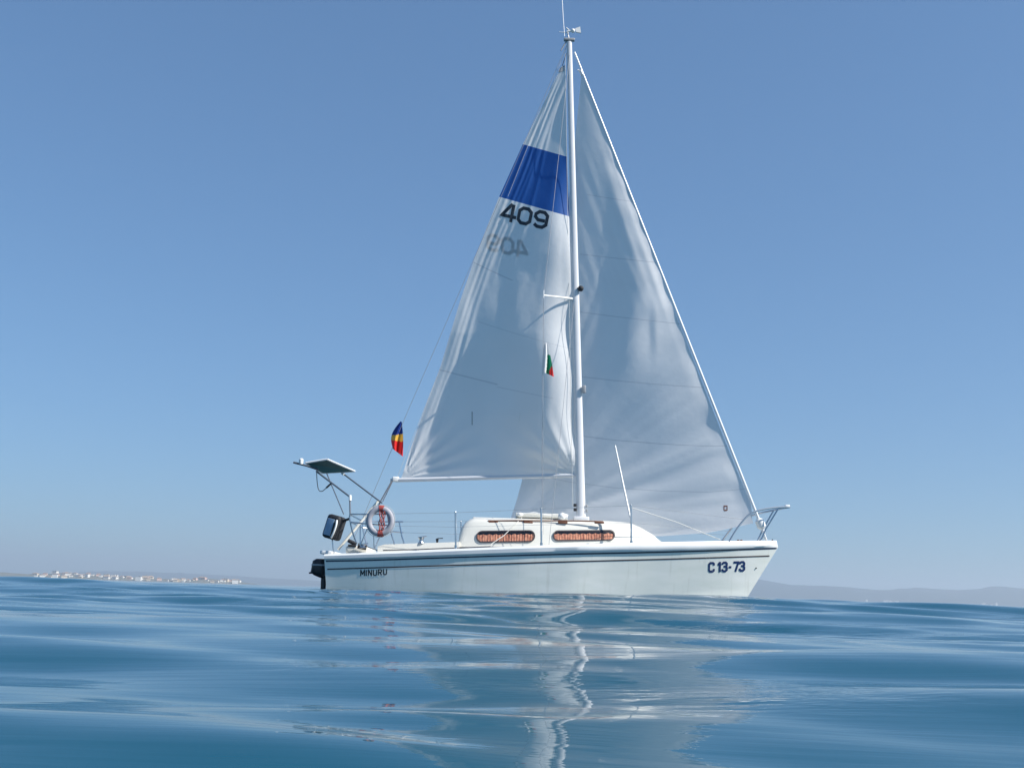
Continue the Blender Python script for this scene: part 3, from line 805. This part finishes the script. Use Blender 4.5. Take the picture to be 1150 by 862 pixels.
# mainsail
LE = [(74, 631.0), (120, 608.5), (162, 587.2), (221, 560.5), (291, 532.6), (340, 516), (411, 494.8), (461, 476), (500, 462), (530, 453), (538, 450)]
LU = [(74, 634.5), (176, 636.5), (243, 639.3), (330, 641.6), (420, 644.6), (500, 645.6), (534, 646)]
def gauss(x, m, s): return math.exp(-((x - m) / s) ** 2)
def main_d(px, py):
    xl, xr = interp(py, LE), interp(py, LU); ch = max(4, xr - xl); s = (px - xl) / ch; v = (py - 75) / 460
    s = min(1.05, max(-.05, s)); v = min(1, max(0, v))
    chm = ch / 66.7
    d = (clew_d / 3.05) * chm * (1 - s) * (1 + .10 * (1 - v))
    d += chm * .085 * math.sin(math.pi * max(0, min(1, s))) * (1 - .3 * (1 - v))          # belly, away from the camera
    # backwinded luff: a bubble towards the camera along the mast
    bw = interp(v, [(0, .2), (.3, .26), (.45, .29), (.65, .28), (.85, .20), (1, .11)])
    c = 1 - bw * .9
    env = sstep(.12, .4, v) * (1 - sstep(.93, 1.0, v))
    q = (s - (1 - bw * (1 + .12 * math.sin(v * 11) + .08 * math.sin(v * 23)))) / bw     # 0 at the crest of the bubble, 1 at the mast
    crest = bw * chm * .60 * env
    d -= crest * ((1 - q * q) if q > 0 else math.exp(-(q / 1.9) ** 2)) if q < 1 else 0
    # hard folds running down from the head along the leech
    f = s * ch
    fade = (1 - .5 * v) * sstep(1.0, .9, v)
    for k, (off, am, sl) in enumerate(((7, .010, .02), (15, .012, .03), (24, .010, .05), (34, .008, .08), (45, .006, .12))):
        cc = off * (.35 + .65 * sstep(0, .35, v)) * (1 + .2 * math.sin(v * 5 + k))
        d += -1.9 * am * gauss(f, cc, 2.0 + 1.0 * v) * (fade if k < 3 else fade * (1 - sstep(.35, .6, v))) * sstep(0, .06, v)
    # folds fanning up from the clew, tack creases
    dx, dy = px - 452, 537 - py; rr = math.hypot(dx, dy); th = math.atan2(dy, dx)
    d += .012 * math.sin(th * 26) * gauss(rr, 40, 60) * sstep(0, 15, rr)
    dx2, dy2 = 646 - px, 532 - py; r2 = math.hypot(dx2, dy2); t2 = math.atan2(dy2, dx2)
    d += .010 * math.sin(t2 * 22) * gauss(r2, 25, 55) * sstep(0, 12, r2)
    # broad soft unevenness of the cloth
    nn = noise.noise(Vector((px * .018, py * .009, 3.1))) * .05 + noise.noise(Vector((px * .05, py * .02, 7.7))) * .012 + noise.noise(Vector((px * .12 + py * .03, py * .04, 1.7))) * .004
    edge = sstep(0, .12, s) * sstep(1.0, .9, s)
    d += nn * edge * sstep(0, .15, v) * sstep(1, .93, v) * min(1, chm / 1.2)
    return d
def loft(left, right, n, func, rows, y_of=None):
    pass
KEYS = [(74.5, 76), (162, 176), (221, 243), (291, 318), (350, 372), (411, 420), (461, 470), (500, 505), (538, 533.4)]   # leech y , luff y per row key
def main_rows(a, b, per):
    rows = []
    for i in range(a, b):
        for q in range(per): f = q / per; rows.append((KEYS[i][0] + (KEYS[i + 1][0] - KEYS[i][0]) * f, KEYS[i][1] + (KEYS[i + 1][1] - KEYS[i][1]) * f))
    rows.append(KEYS[b]); return rows
NC = 96
def sail_grid(rows, g, v_of):
    uv = []; base = len(g.v); vs = []
    for (yl, yr) in rows:
        xl, xr = interp(yl, LE), interp(yr, LU)
        for c in range(NC + 1):
            f = c / NC; px = xl + (xr - xl) * f; py = yl + (yr - yl) * f
            if yl > 500: py += (3.2 * math.sin(math.pi * f) * 0.0)
            vs.append(W(px, py, main_d(px, py))); uv.append((f, (yl - 74) / (538 - 74)))
    fs = [[r * (NC + 1) + c, (r + 1) * (NC + 1) + c, (r + 1) * (NC + 1) + c + 1, r * (NC + 1) + c + 1] for r in range(len(rows) - 1) for c in range(NC)]
    g.add(vs, fs); return uv
g = Geo(); uv = sail_grid(main_rows(0, 1, 34), g, None); uv += sail_grid(main_rows(2, 8, 30), g, None)
mainsail = build('mainsail', g.v, g.f, M['sail'], boat, uvs=uv)
g = Geo(); uv = sail_grid(main_rows(1, 2, 34), g, None); band = build('sail_band', g.v, g.f, M['band'], mainsail, uvs=uv)
band['label'] = 'broad royal blue band across the upper mainsail'
mbv = bvh_of(mainsail, band)
lettering('sail_number', '409', 560.8, 247.0, (18.6, 4.0), (4.0, -20.0), .20, .185, mbv, .007, M['darktxt'], mainsail)
lettering('sail_number', '904', 547.6, 281.0, (16.8, 3.7), (1.5, -19.5), .17, .20, mbv, -.009, M['darktxt'], mainsail, flip=True)
g = Geo()   # head board and battens' ends
g.prism([W(628.5, 77, .012), W(634, 73.2, .012), W(635, 80, .012), W(627, 81, .012)], (0, .012, 0))
g.build('headboard', M['grey'], mainsail)
g = Geo()
for (x, y, a, b) in ((584.5, 462, -1.6, 12), (530.3, 462, 0, 15)):
    n_ = 5; vs = []
    for i in range(n_ + 1):
        f = i / n_; vs += [stick(mbv, x + a * f - .5, y + b * f, .005), stick(mbv, x + a * f + .5, y + b * f, .005)]
    Geo().add(vs, [[2 * i, 2 * i + 2, 2 * i + 3, 2 * i + 1] for i in range(n_)]).build('telltale', M['plastic'] if x > 560 else M['grey'], mainsail)
Geo().tube([on_mast(60, -3.5), W(631.5, 74, .02)], .006, 6).build('halyard', M['ropedark'], boat)

# forestay foil with drum, genoa
fs_top, fs_bot = W(645.3, 59), W(858.2, 598.5)
fst = Geo().tube([fs_top, fs_top.lerp(fs_bot, .5), fs_bot], [.017, .021, .025], 10).build('furling_foil', M['foil'], boat)
g = Geo(); a = fs_top.lerp(fs_bot, .972); b = fs_top.lerp(fs_bot, .992); g.tube([a, a.lerp(b, .2), a.lerp(b, .8), b], [.035, .075, .075, .04], 16)
g.tube([b, W(861, 606)], .012, 6); g.build('furling_drum', M['plastic'], fst)
g = Geo(); a = W(652, 79.5); g.tube([a, W(654.3, 84.5)], .034, 10); g.tube([W(648.5, 78.6), W(652, 80)], .012, 6); g.build('halyard_swivel', M['foil'], fst)
def stay_px(y): f = (y - 59) / (598.5 - 59); return 645.3 + (858.2 - 645.3) * f
GLE = [(86, 652.8), (139, 647.5), (200, 641.5), (300, 629), (400, 610), (480, 595), (537, 586), (560, 580), (582, 573.5)]
GFOOT = [(573.5, 582), (600, 592), (640, 599), (690, 602.5), (744.7, 601.6), (795, 598), (825, 592), (851, 586)]
def gen_d(px, py):
    xr = stay_px(py) - 1.5; xl = interp(py, GLE); ch = max(4, xr - xl); s = min(1.02, max(0, (px - xl) / ch)); v = min(1, max(0, (py - 86) / 500)); chm = ch / 66.7
    d = chm * (.16 * max(0, 1 - s) ** 1.8 + .035 * (1 - s)) * (1 + .2 * (1 - v))
    # straining folds: from the luff sweeping down and aft to the clew
    q = (px - 640) * .40 + (py - 80) * .22
    fan = math.atan2(600 - py, px - 560)
    rr = math.hypot(600 - py, px - 560)
    d += .016 * math.sin(fan * 17 + 1.2 * math.sin(rr * .012)) * sstep(.35, .8, v) * sstep(0, .15, s) * sstep(1.0, .93, s) * (1 + .5 * noise.noise(Vector((px * .02, py * .02, 0))))
    d += .010 * math.sin(fan * 43 + 2 * noise.noise(Vector((px * .01, py * .01, 5)))) * sstep(.5, .85, v) * sstep(.2, .5, s) * sstep(1.0, .93, s)
    # luff curl in the upper part and the hollow next to the mast
    d += -.045 * gauss(s, .62 + .18 * math.sin(v * 5.0), .16) * sstep(.12, .3, v) * (1 - sstep(.55, .8, v)) * chm / 1.3
    # crescent crease below the spreader's height
    d += .030 * sstep(738, 728, px) * sstep(700, 728, px) * gauss(py, 372, 26)
    # short stretch creases off the luff
    d += .007 * math.sin((py * .16 + px * .05)) * gauss(s, .93, .14) * sstep(.1, .2, v) * (1 - sstep(.5, .8, v))
    ax, ay = fan * 9, rr * .004                                     # noise drawn out along the pull of the sheet
    nn = noise.noise(Vector((px * .010, py * .006, 13.1))) * .05 + noise.noise(Vector((ax, ay, 17.7))) * .030 + noise.noise(Vector((ax * 3.1, ay * 2, 21.7))) * .012 * sstep(.25, .6, v)
    nn += noise.noise(Vector(((px - 640 - (py - 80) * .36) * .12, py * .012, 4.4))) * .010 * (1 - sstep(.35, .6, v))
    d += nn * sstep(0, .12, s) * sstep(1.0, .9, s) * sstep(0, .2, v) * min(1, chm / 1.5)
    return d
g = Geo(); uv = []; vs = []; NR = 150
for r in range(NR + 1):
    f = r / NR
    for c in range(NC + 1):
        s = c / NC
        # luff runs 86..586 px, leech 86..582, last rows follow the curved foot
        yl, yr = 86 + (582 - 86) * f, 86 + (586 - 86) * f
        xl = interp(yl, GLE); xr = stay_px(yr) - 1.2 - (6 * sstep(.95, 1, f))
        px = xl + (xr - xl) * s; py = yl + (yr - yl) * s
        foot = interp(px, GFOOT) - (582 + 4 * s)
        py += foot * f ** 3
        vs.append(W(px, py, gen_d(px, min(py, 600)))); uv.append((s, f))
fs = [[r * (NC + 1) + c, (r + 1) * (NC + 1) + c, (r + 1) * (NC + 1) + c + 1, r * (NC + 1) + c + 1] for r in range(NR) for c in range(NC)]
genoa = build('genoa', vs, fs, M['genoa'], boat, uvs=uv)
gbv = bvh_of(genoa)
g = Geo()
for (x0, y0_, x1, y1_) in ((812.6, 567.3, 817, 568.6), (812.6, 568.6, 813.6, 573), (816, 568.6, 817, 573), (813.6, 572, 816, 573.6)):
    g.add([stick(gbv, x0, y0_, .004), stick(gbv, x1, y0_, .004), stick(gbv, x1, y1_, .004), stick(gbv, x0, y1_, .004)], [[0, 1, 2, 3]])
g.build('sailmaker_patch', M['teak'], genoa, smooth=False)

# standing rigging
def wire(name, pts, r=.0045, m='wire'): return Geo().tube(pts, r, 6).build(name, M[m], boat)
ch_s = W(608.5, 611, -1.08)
for s in (1, -1):
    f = (lambda v: v) if s > 0 else BMIR
    wire('shroud', [on_mast(62, 0, -.03 * s), f(sp_tip), f(ch_s)], .004)
    wire('shroud', [on_mast(340, -2, -.03 * s), f(W(616.5, 611, -1.05))], .004)
wire('backstay', [W(637, 50), W(459.3, 458.5, .02), W(397, 606, .05)], .0042)
wire('topping_lift', [W(637, 52), boom_pt(445)], .003, 'rope')
# halyards by the mast
wire('halyard', [on_mast(60, -5, -.06), on_mast(300, -7, -.07), on_mast(568, -9, -.08)], .004, 'rope')
wire('genoa_sheet', [W(577, 583, .75), W(590, 590, .8), W(560, 606, .6)], .007, 'rope')
wire('jib_line', [W(707, 569, -.9), W(760, 586, -.5), W(809, 605.8, -.3)], .006, 'rope')
wire('rope_tail', [W(586, 581, -.62), W(566, 601, -.86), W(551, 611, -.95)], .006, 'rope')

# stanchions and lifelines
def gy(px):
    t = (px - 364.5) / 507.5; return beam(t) - .05
ST = [(511.8, 575, 615.5), (608, 570.8, 612.8), (709, 566.8, 610.5)]
for (px, yt, yb) in ST:
    for s in (1, -1):
        a, b = W(px - .3, yt, -gy(px)), W(px, yb, -gy(px))
        if s < 0: a, b = BMIR(a), BMIR(b)
        g = Geo(); g.tube([b, a], .014, 8); g.tube([b - Vector((0, 0, .005)), b + Vector((0, 0, .05))], .024, 10); g.ball(a, .015, seg=8); g.build('stanchion', M['steel'], boat)
def lifeline(yoff, pts, r):
    for s in (1, -1):
        q = [W(*p) for p in pts]; q = q if s > 0 else [BMIR(v) for v in q]
        wire('lifeline', q, r)
lifeline(0, [(440, 576.6, -.98), (511.8, 575.3, -gy(512)), (608, 571.4, -gy(608)), (709, 567.4, -gy(709)), (835, 583, -.42)], .0026)
lifeline(0, [(440, 590.2, -.98), (512, 591.5, -gy(512)), (608, 589, -gy(608)), (709, 587, -gy(709)), (826, 597, -.45)], .0022)
# pulpit
for s in (1, -1):
    f = (lambda v: v) if s > 0 else BMIR
    if s > 0: P = [(818.8, 607.5, -.50), (824, 599, -.47), (831, 588.7, -.42), (840.7, 578, -.36), (852, 572.8, -.29), (870, 569.6, -.16), (887, 569, -.0)]
    else: P = [(822, 607.5, -.50), (828, 598, -.46), (836, 586, -.40), (845, 579, -.34), (856, 575, -.26), (872, 571.3, -.15), (887, 569, -.0)]
    g = Geo(); g.tube([f(W(*p)) for p in smooth_pts(P)], .0155, 8)
    g.build('pulpit_rail', M['steel'], boat)
    Geo().tube([f(W(x, y, d)) for x, y, d in ((873.5, 571.5, -.14), (860, 593.6, -.11), (854.5, 606.5, -.12))], .0135, 8).build('pulpit_leg', M['steel'], boat)
g = Geo(); g.box(W(884, 568.2), (.085, .06, .05), bev=.015); g.build('bow_light', M['plastic'], boat)
Geo().tube([W(853, 607, -.1), W(857, 602, -.05), W(861, 607, 0)], .012, 6).build('stay_fitting', M['steel'], boat)
Geo().ball(W(867.5, 606, 0), .014, seg=8).build('bow_roller', M['black'], boat)
for x in (829, 832.5): Geo().box(W(x, 606.4, -.3), (.03, .06, .02), bev=.006).build('bow_cleat', M['teak'], boat)
# whisker pole
Geo().tube([W(690.6, 500, -.55), W(699, 540, -.62), W(707.8, 581, -.86)], .016, 8).build('whisker_pole', M['plastic'], boat)

# pushpit, solar arch
def part_tube(name, pts, r, m='steel', n=8): return Geo().tube(pts, r, n).build(name, M[m], boat)
for s_ in (1, -1):
    f = (lambda v: v) if s_ > 0 else BMIR
    part_tube('pushpit_rail', [f(W(x, y, d)) for x, y, d in smooth_pts([(400, 609, -.70), (396, 597, -.74), (393.4, 585, -.76), (393.4, 577.8, -.77), (402, 577.2, -.86), (412, 577.2, -.93), (440, 576.8, -.97)], 4)], .013)
    part_tube('pushpit_rail', [f(W(x, y, d)) for x, y, d in ((393.5, 586, -.76), (412, 588, -.92), (440, 590.2, -.97))], .011)
    part_tube('pushpit_leg', [f(W(x, y, d)) for x, y, d in ((435, 577, -.96), (438, 594, -.96), (443, 611, -.96))], .012)
    part_tube('pushpit_leg', [f(W(x, y, d)) for x, y, d in ((404.5, 612, -.9), (404.5, 589, -.88))], .010)
    part_tube('pushpit_leg', [f(W(x, y, d)) for x, y, d in ((404.5, 612, -.9), (414, 590, -.92))], .010)
part_tube('pushpit_rail', [W(393.4, 577.8, -.77), BMIR(W(393.4, 577.8, -.77))], .013)
part_tube('pushpit_rail', [W(393.5, 586, -.76), BMIR(W(393.5, 586, -.76))], .011)
A, B, C_, D_ = W(343.5, 520.3, -.42), W(367.3, 516.2, -.42), W(398.5, 529.6, .18), W(362, 531.4, .18)
up = Vector((0, 0, .022))
g = Geo(); g.add([A, B, C_, D_, A + up, B + up, C_ + up, D_ + up], [[0, 1, 2, 3], [4, 7, 6, 5]], 0)
sol = g.build('solar_panel', M['cell'], boat, smooth=False)
sol.data.materials.append(M['cells']); sol.data.polygons[1].material_index = 1
g = Geo()
for a, b in ((A, B), (B, C_), (C_, D_), (D_, A)): g.tube([a + up * .5, b + up * .5], .017, 6)
g.build('panel_frame', M['alu'], sol)
g = Geo(); g.tube([W(329.5, 519, -.42), W(344.5, 522.8, -.42), W(357, 527, -.30)], .016, 8); g.build('panel_arm', M['ropedark'], sol)
g = Geo(); c = W(338.2, 517.6, -.42); g.tube([c - Vector((0, 0, .05)), c - Vector((0, 0, .02)), c + Vector((0, 0, .03)), c + Vector((0, 0, .045))], [.03, .036, .036, .02], 14); g.build('gps_antenna', M['plastic'], sol)
part_tube('arch_strut', [W(355.3, 529, -.2), W(392.9, 557.5, -.72), W(393.4, 578, -.77)], .015, 'struts')
part_tube('arch_strut', [W(385, 531.3, .1), W(429, 564.5, -.4)], .013, 'struts')
part_tube('arch_strut', [W(367, 531.5, -.1), W(386, 577, -.5)], .009, 'struts')
part_tube('arch_joint', [W(393.2, 556, -.72), W(393.2, 562, -.74)], .022, 'plastic')
part_tube('arch_joint', [W(384, 530.8, .1), W(386.5, 532.7, .07)], .022, 'plastic')
Geo().tube([W(x, y, -.25) for x, y in smooth_pts([(355.6, 530), (356.2, 541), (358, 550), (362, 551.2), (367, 547), (372.5, 542)], 4)], .007, 6).build('panel_cable', M['black'], boat)
Geo().tube([W(x, y, -.25) for x, y in ((366.4, 547.6), (372.3, 542.2))], .016, 8).build('cable_connector', M['black'], boat)
# white pole and mainsheet
Geo().tube([W(425.4, 561.5, -.3), W(379.5, 617, -.45)], .022, 10).build('boarding_pole', M['cabin'], boat)
part_tube('mainsheet', [boom_pt(440.5), W(427.5, 562.5, -.1), W(424, 570, -.1)], .012, 'ropedark', 6); part_tube('mainsheet', [boom_pt(441.5), W(430, 562.5, .05)], .008, 'ropedark', 6)
# dark fittings on the aft deck
part_tube('rod_holder', [W(391, 606.5, -.5), W(400, 611, -.5)], [.03, .035], 'blackm', 12); part_tube('rod_holder', [W(391, 612, -.55), W(400, 612.6, -.55)], .018, 'blackm', 10)
part_tube('sheet_jammer', [W(402, 612.5, -.62), W(411.5, 614.6, -.62)], [.045, .04], 'blackm', 12); part_tube('rope_tail', [W(412, 613.5, -.62), W(425, 618, -.7)], .008, 'ropedark', 6)

# outboard motor on the transom
om = W(357, 638, -.3)
g = Geo()
secs = [(627.3, 355.5, 365.5, .10), (629.5, 351.8, 366, .125), (635, 350.6, 366, .135), (642, 349.3, 365.5, .135), (645.5, 352.5, 365, .12), (648.5, 359.5, 365, .07)]
vs = []; nn_ = 20
for (y, x0, x1, w) in secs:
    a, b = W(x0, y, -.3), W(x1, y, -.3); c = (a + b) / 2; rx = (b.x - a.x) / 2
    for j in range(nn_):
        th = 2 * math.pi * j / nn_; ct, st = math.cos(th), math.sin(th); e = .6
        vs.append(Vector((c.x + rx * math.copysign(abs(ct) ** e, ct), c.y + w * math.copysign(abs(st) ** e, st), c.z)))
fs = [[i * nn_ + j, i * nn_ + (j + 1) % nn_, (i + 1) * nn_ + (j + 1) % nn_, (i + 1) * nn_ + j] for i in range(len(secs) - 1) for j in range(nn_)]
fs += [list(range(nn_))[::-1], [(len(secs) - 1) * nn_ + j for j in range(nn_)]]
g.add(vs, fs); motor = g.build('outboard_motor', M['black'], boat)
g = Geo(); vs = []
for y in (633.2, 635.0):
    f = (y - 629.5) / 5.5 if y < 635 else 1
    a, b = W(350.4 + (1 - f) * .8, y, -.3), W(366.1, y, -.3); c = (a + b) / 2; rx = (b.x - a.x) / 2 + .004
    for j in range(nn_):
        th = 2 * math.pi * j / nn_; ct, st = math.cos(th), math.sin(th)
        vs.append(Vector((c.x + rx * math.copysign(abs(ct) ** .6, ct), c.y + .14 * math.copysign(abs(st) ** .6, st), c.z)))
g.add(vs, [[j, (j + 1) % nn_, nn_ + (j + 1) % nn_, nn_ + j] for j in range(nn_)]); g.build('cowl_band', M['grey'], motor)
g = Geo(); a = W(363.6, 646, -.3); g.tube([a, Vector((a.x + .01, a.y, -.45))], [.045, .035], 12, ell=.6)
g.tube([W(353, 642.5, -.3), W(347, 643, -.3)], [.02, .012], 8)
g.build('motor_leg', M['black'], motor)

# ------------------------------------------------------------------ things carried by the boat
# life ring
rc = W(427.0, 584.8, -1.03)
lr = empty('life_ring', rc); tag(lr, 'grey white life ring with red webbing hung on the stern rail', 'life ring')
g = Geo(); n, k = 40, 14; vs = []
for i in range(n):
    a = 2 * math.pi * i / n
    for j in range(k):
        b = 2 * math.pi * j / k; q = .188 + .050 * math.cos(b)
        vs.append(rc + Vector((q * math.cos(a) * .95, .045 * math.sin(b), q * math.sin(a) * 1.03)))
g.add(vs, [[i * k + j, ((i + 1) % n) * k + j, ((i + 1) % n) * k + (j + 1) % k, i * k + (j + 1) % k] for i in range(n) for j in range(k)])
g.build('foam_ring', M['ring'], lr)
for (a0, a1) in ((76, 98), (262, 288)):
    g = Geo(); vs = []; m2 = 8
    for i in range(m2 + 1):
        a = R(a0 + (a1 - a0) * i / m2)
        for j in range(k):
            b = 2 * math.pi * j / k; q = .188 + .055 * math.cos(b)
            vs.append(rc + Vector((q * math.cos(a) * .95, .050 * math.sin(b), q * math.sin(a) * 1.03)))
    g.add(vs, [[i * k + j, (i + 1) * k + j, (i + 1) * k + (j + 1) % k, i * k + (j + 1) % k] for i in range(m2) for j in range(k)]); g.build('red_strap', M['red'], lr)
g = Geo(); rs2 = random.Random(2)
for q in range(7):
    x = -.03 + .013 * q; pts = [rc + Vector((x + .010 * math.sin(z * 40 + q * 1.7) + .02, -.03 + rs2.uniform(-.012, .012), z)) for z in np.linspace(-.2, .2, 14)]
    g.tube(pts, .008, 6)
g.build('throw_line', M['red'], lr)
g = Geo(); pts = []
for i in range(33):
    a = 2 * math.pi * i / 32; sag = .012 * abs(math.sin(2 * a)); q = .243 + sag
    pts.append(rc + Vector((q * math.cos(a) * .95, -.01, q * math.sin(a) * 1.03)))
g.tube(pts, .004, 6, cap=False); g.build('grab_line', M['rope'], lr)

# black case on the stern rail
cc = W(375.5, 592, -.62)
case = empty('hanging_case', cc); tag(case, 'black rounded case with pale front panel hung on stern rail', 'case')
ROT = Matrix.Rotation(R(14), 3, 'Y') @ Matrix.Rotation(R(-28), 3, 'Z')
g = Geo(); g.box(cc, (.26, .24, .39), ROT, bev=.055); g.build('case_body', M['blackm'], case)
g = Geo(); g.box(cc + ROT @ Vector((-.015, -.122, -.015)), (.14, .012, .27), ROT, bev=.005); g.build('front_panel', M['panel'], case)
g = Geo(); g.tube([cc + ROT @ Vector(p) for p in smooth_pts([(.10, -.125, .12), (.125, -.135, .04), (.12, -.135, -.08), (.09, -.12, -.17)])], .016, 8); g.build('handle', M['plastic'], case)
Geo().tube([cc + Vector((-.03, .02, -.17)), W(374.5, 619, -.6)], .010, 8).build('support', M['steel'], case); Geo().tube([cc + ROT @ Vector((.1, 0, .12)), W(393, 582, -.75)], .02, 8).build('clamp', M['blackm'], case)

# flags
def flag(name, quad, bulge, d, folds, mats, fn, label, sl):
    root_p = W(quad[0][0], quad[0][1], d)
    nx, ny = 18, 30; vs = []; fs = []; mi = []
    for j in range(ny + 1):
        v = j / ny
        l = Vector(quad[0]).lerp(Vector(quad[3]), v); r_ = Vector(quad[1]).lerp(Vector(quad[2]), v)
        l = l + Vector((bulge[0] * math.sin(math.pi * v), 0)); r_ = r_ + Vector((bulge[1] * math.sin(math.pi * v), 0))
        for i in range(nx + 1):
            u = i / nx; p = l.lerp(r_, u)
            vs.append(W(p.x, p.y, d + folds * math.sin(u * 9 + v * 3) * (.3 + v)))
    for j in range(ny):
        for i in range(nx): a = j * (nx + 1) + i; fs.append([a, a + 1, a + nx + 2, a + nx + 1]); mi.append(fn((i + .5) / nx, (j + .5) / ny))
    ob = build(name, [v for v in vs], fs, mats, None, True, mi)
    o = root_p.copy()
    for v in ob.data.vertices: v.co -= o
    ob.location = o
    return tag(ob, label, 'flag', 'flags flown from the rigging')
flag('flag', [(449.6, 473), (451.2, 473.4), (452.4, 512.5), (441.3, 503.8)], (-5.6, 1.0), .02, .05, [M['f_blue'], M['f_yellow'], M['f_red']],
     lambda u, v: 0 if v < .50 - .16 * u else (1 if v < .67 - .10 * u else 2), 'blue yellow red flag drooping from the backstay above the boom end', 0)
flag('flag', [(611, 385.5), (614.5, 384.5), (622, 423), (609, 417)], (-.8, .8), -.74, .035, [M['f_white'], M['f_green'], M['f_red']],
     lambda u, v: 2 if (u > .62 and v > .70 + (.95 - u) * .5) else (1 if (v > .38 and u > .32 + .45 * (1 - v)) else 0), 'white green red flag drooping below the spreader before the mainsail', 0)
wf = Geo().tube([sp_tip, W(611, 385, -.74), W(609.5, 418, -.76), W(610, 600, -1.0)], .002, 5).build('flag_halyard', M['wire'], boat)

# ------------------------------------------------------------------ air
def haze():
    g = Geo(); x0, x1, y0_, y1_, z0, z1 = -9500, 9500, -60, 9500, -1.6, 170
    g.add([(x0, y0_, z0), (x1, y0_, z0), (x1, y1_, z0), (x0, y1_, z0), (x0, y0_, z1), (x1, y0_, z1), (x1, y1_, z1), (x0, y1_, z1)],
          [[3, 2, 1, 0], [4, 5, 6, 7], [0, 1, 5, 4], [1, 2, 6, 5], [2, 3, 7, 6], [3, 0, 4, 7]])
    m = bpy.data.materials.new('haze'); m.use_nodes = True; nt = m.node_tree; nt.nodes.clear()
    o = nt.nodes.new('ShaderNodeOutputMaterial'); v = nt.nodes.new('ShaderNodeVolumePrincipled')
    v.inputs['Color'].default_value = (0.74, 0.87, 1.0, 1); v.inputs['Density'].default_value = 0.00024; v.inputs['Anisotropy'].default_value = 0.2
    nt.links.new(v.outputs[0], o.inputs['Volume'])
    tag(g.build('haze', m, None, smooth=False), kind='stuff')
haze()
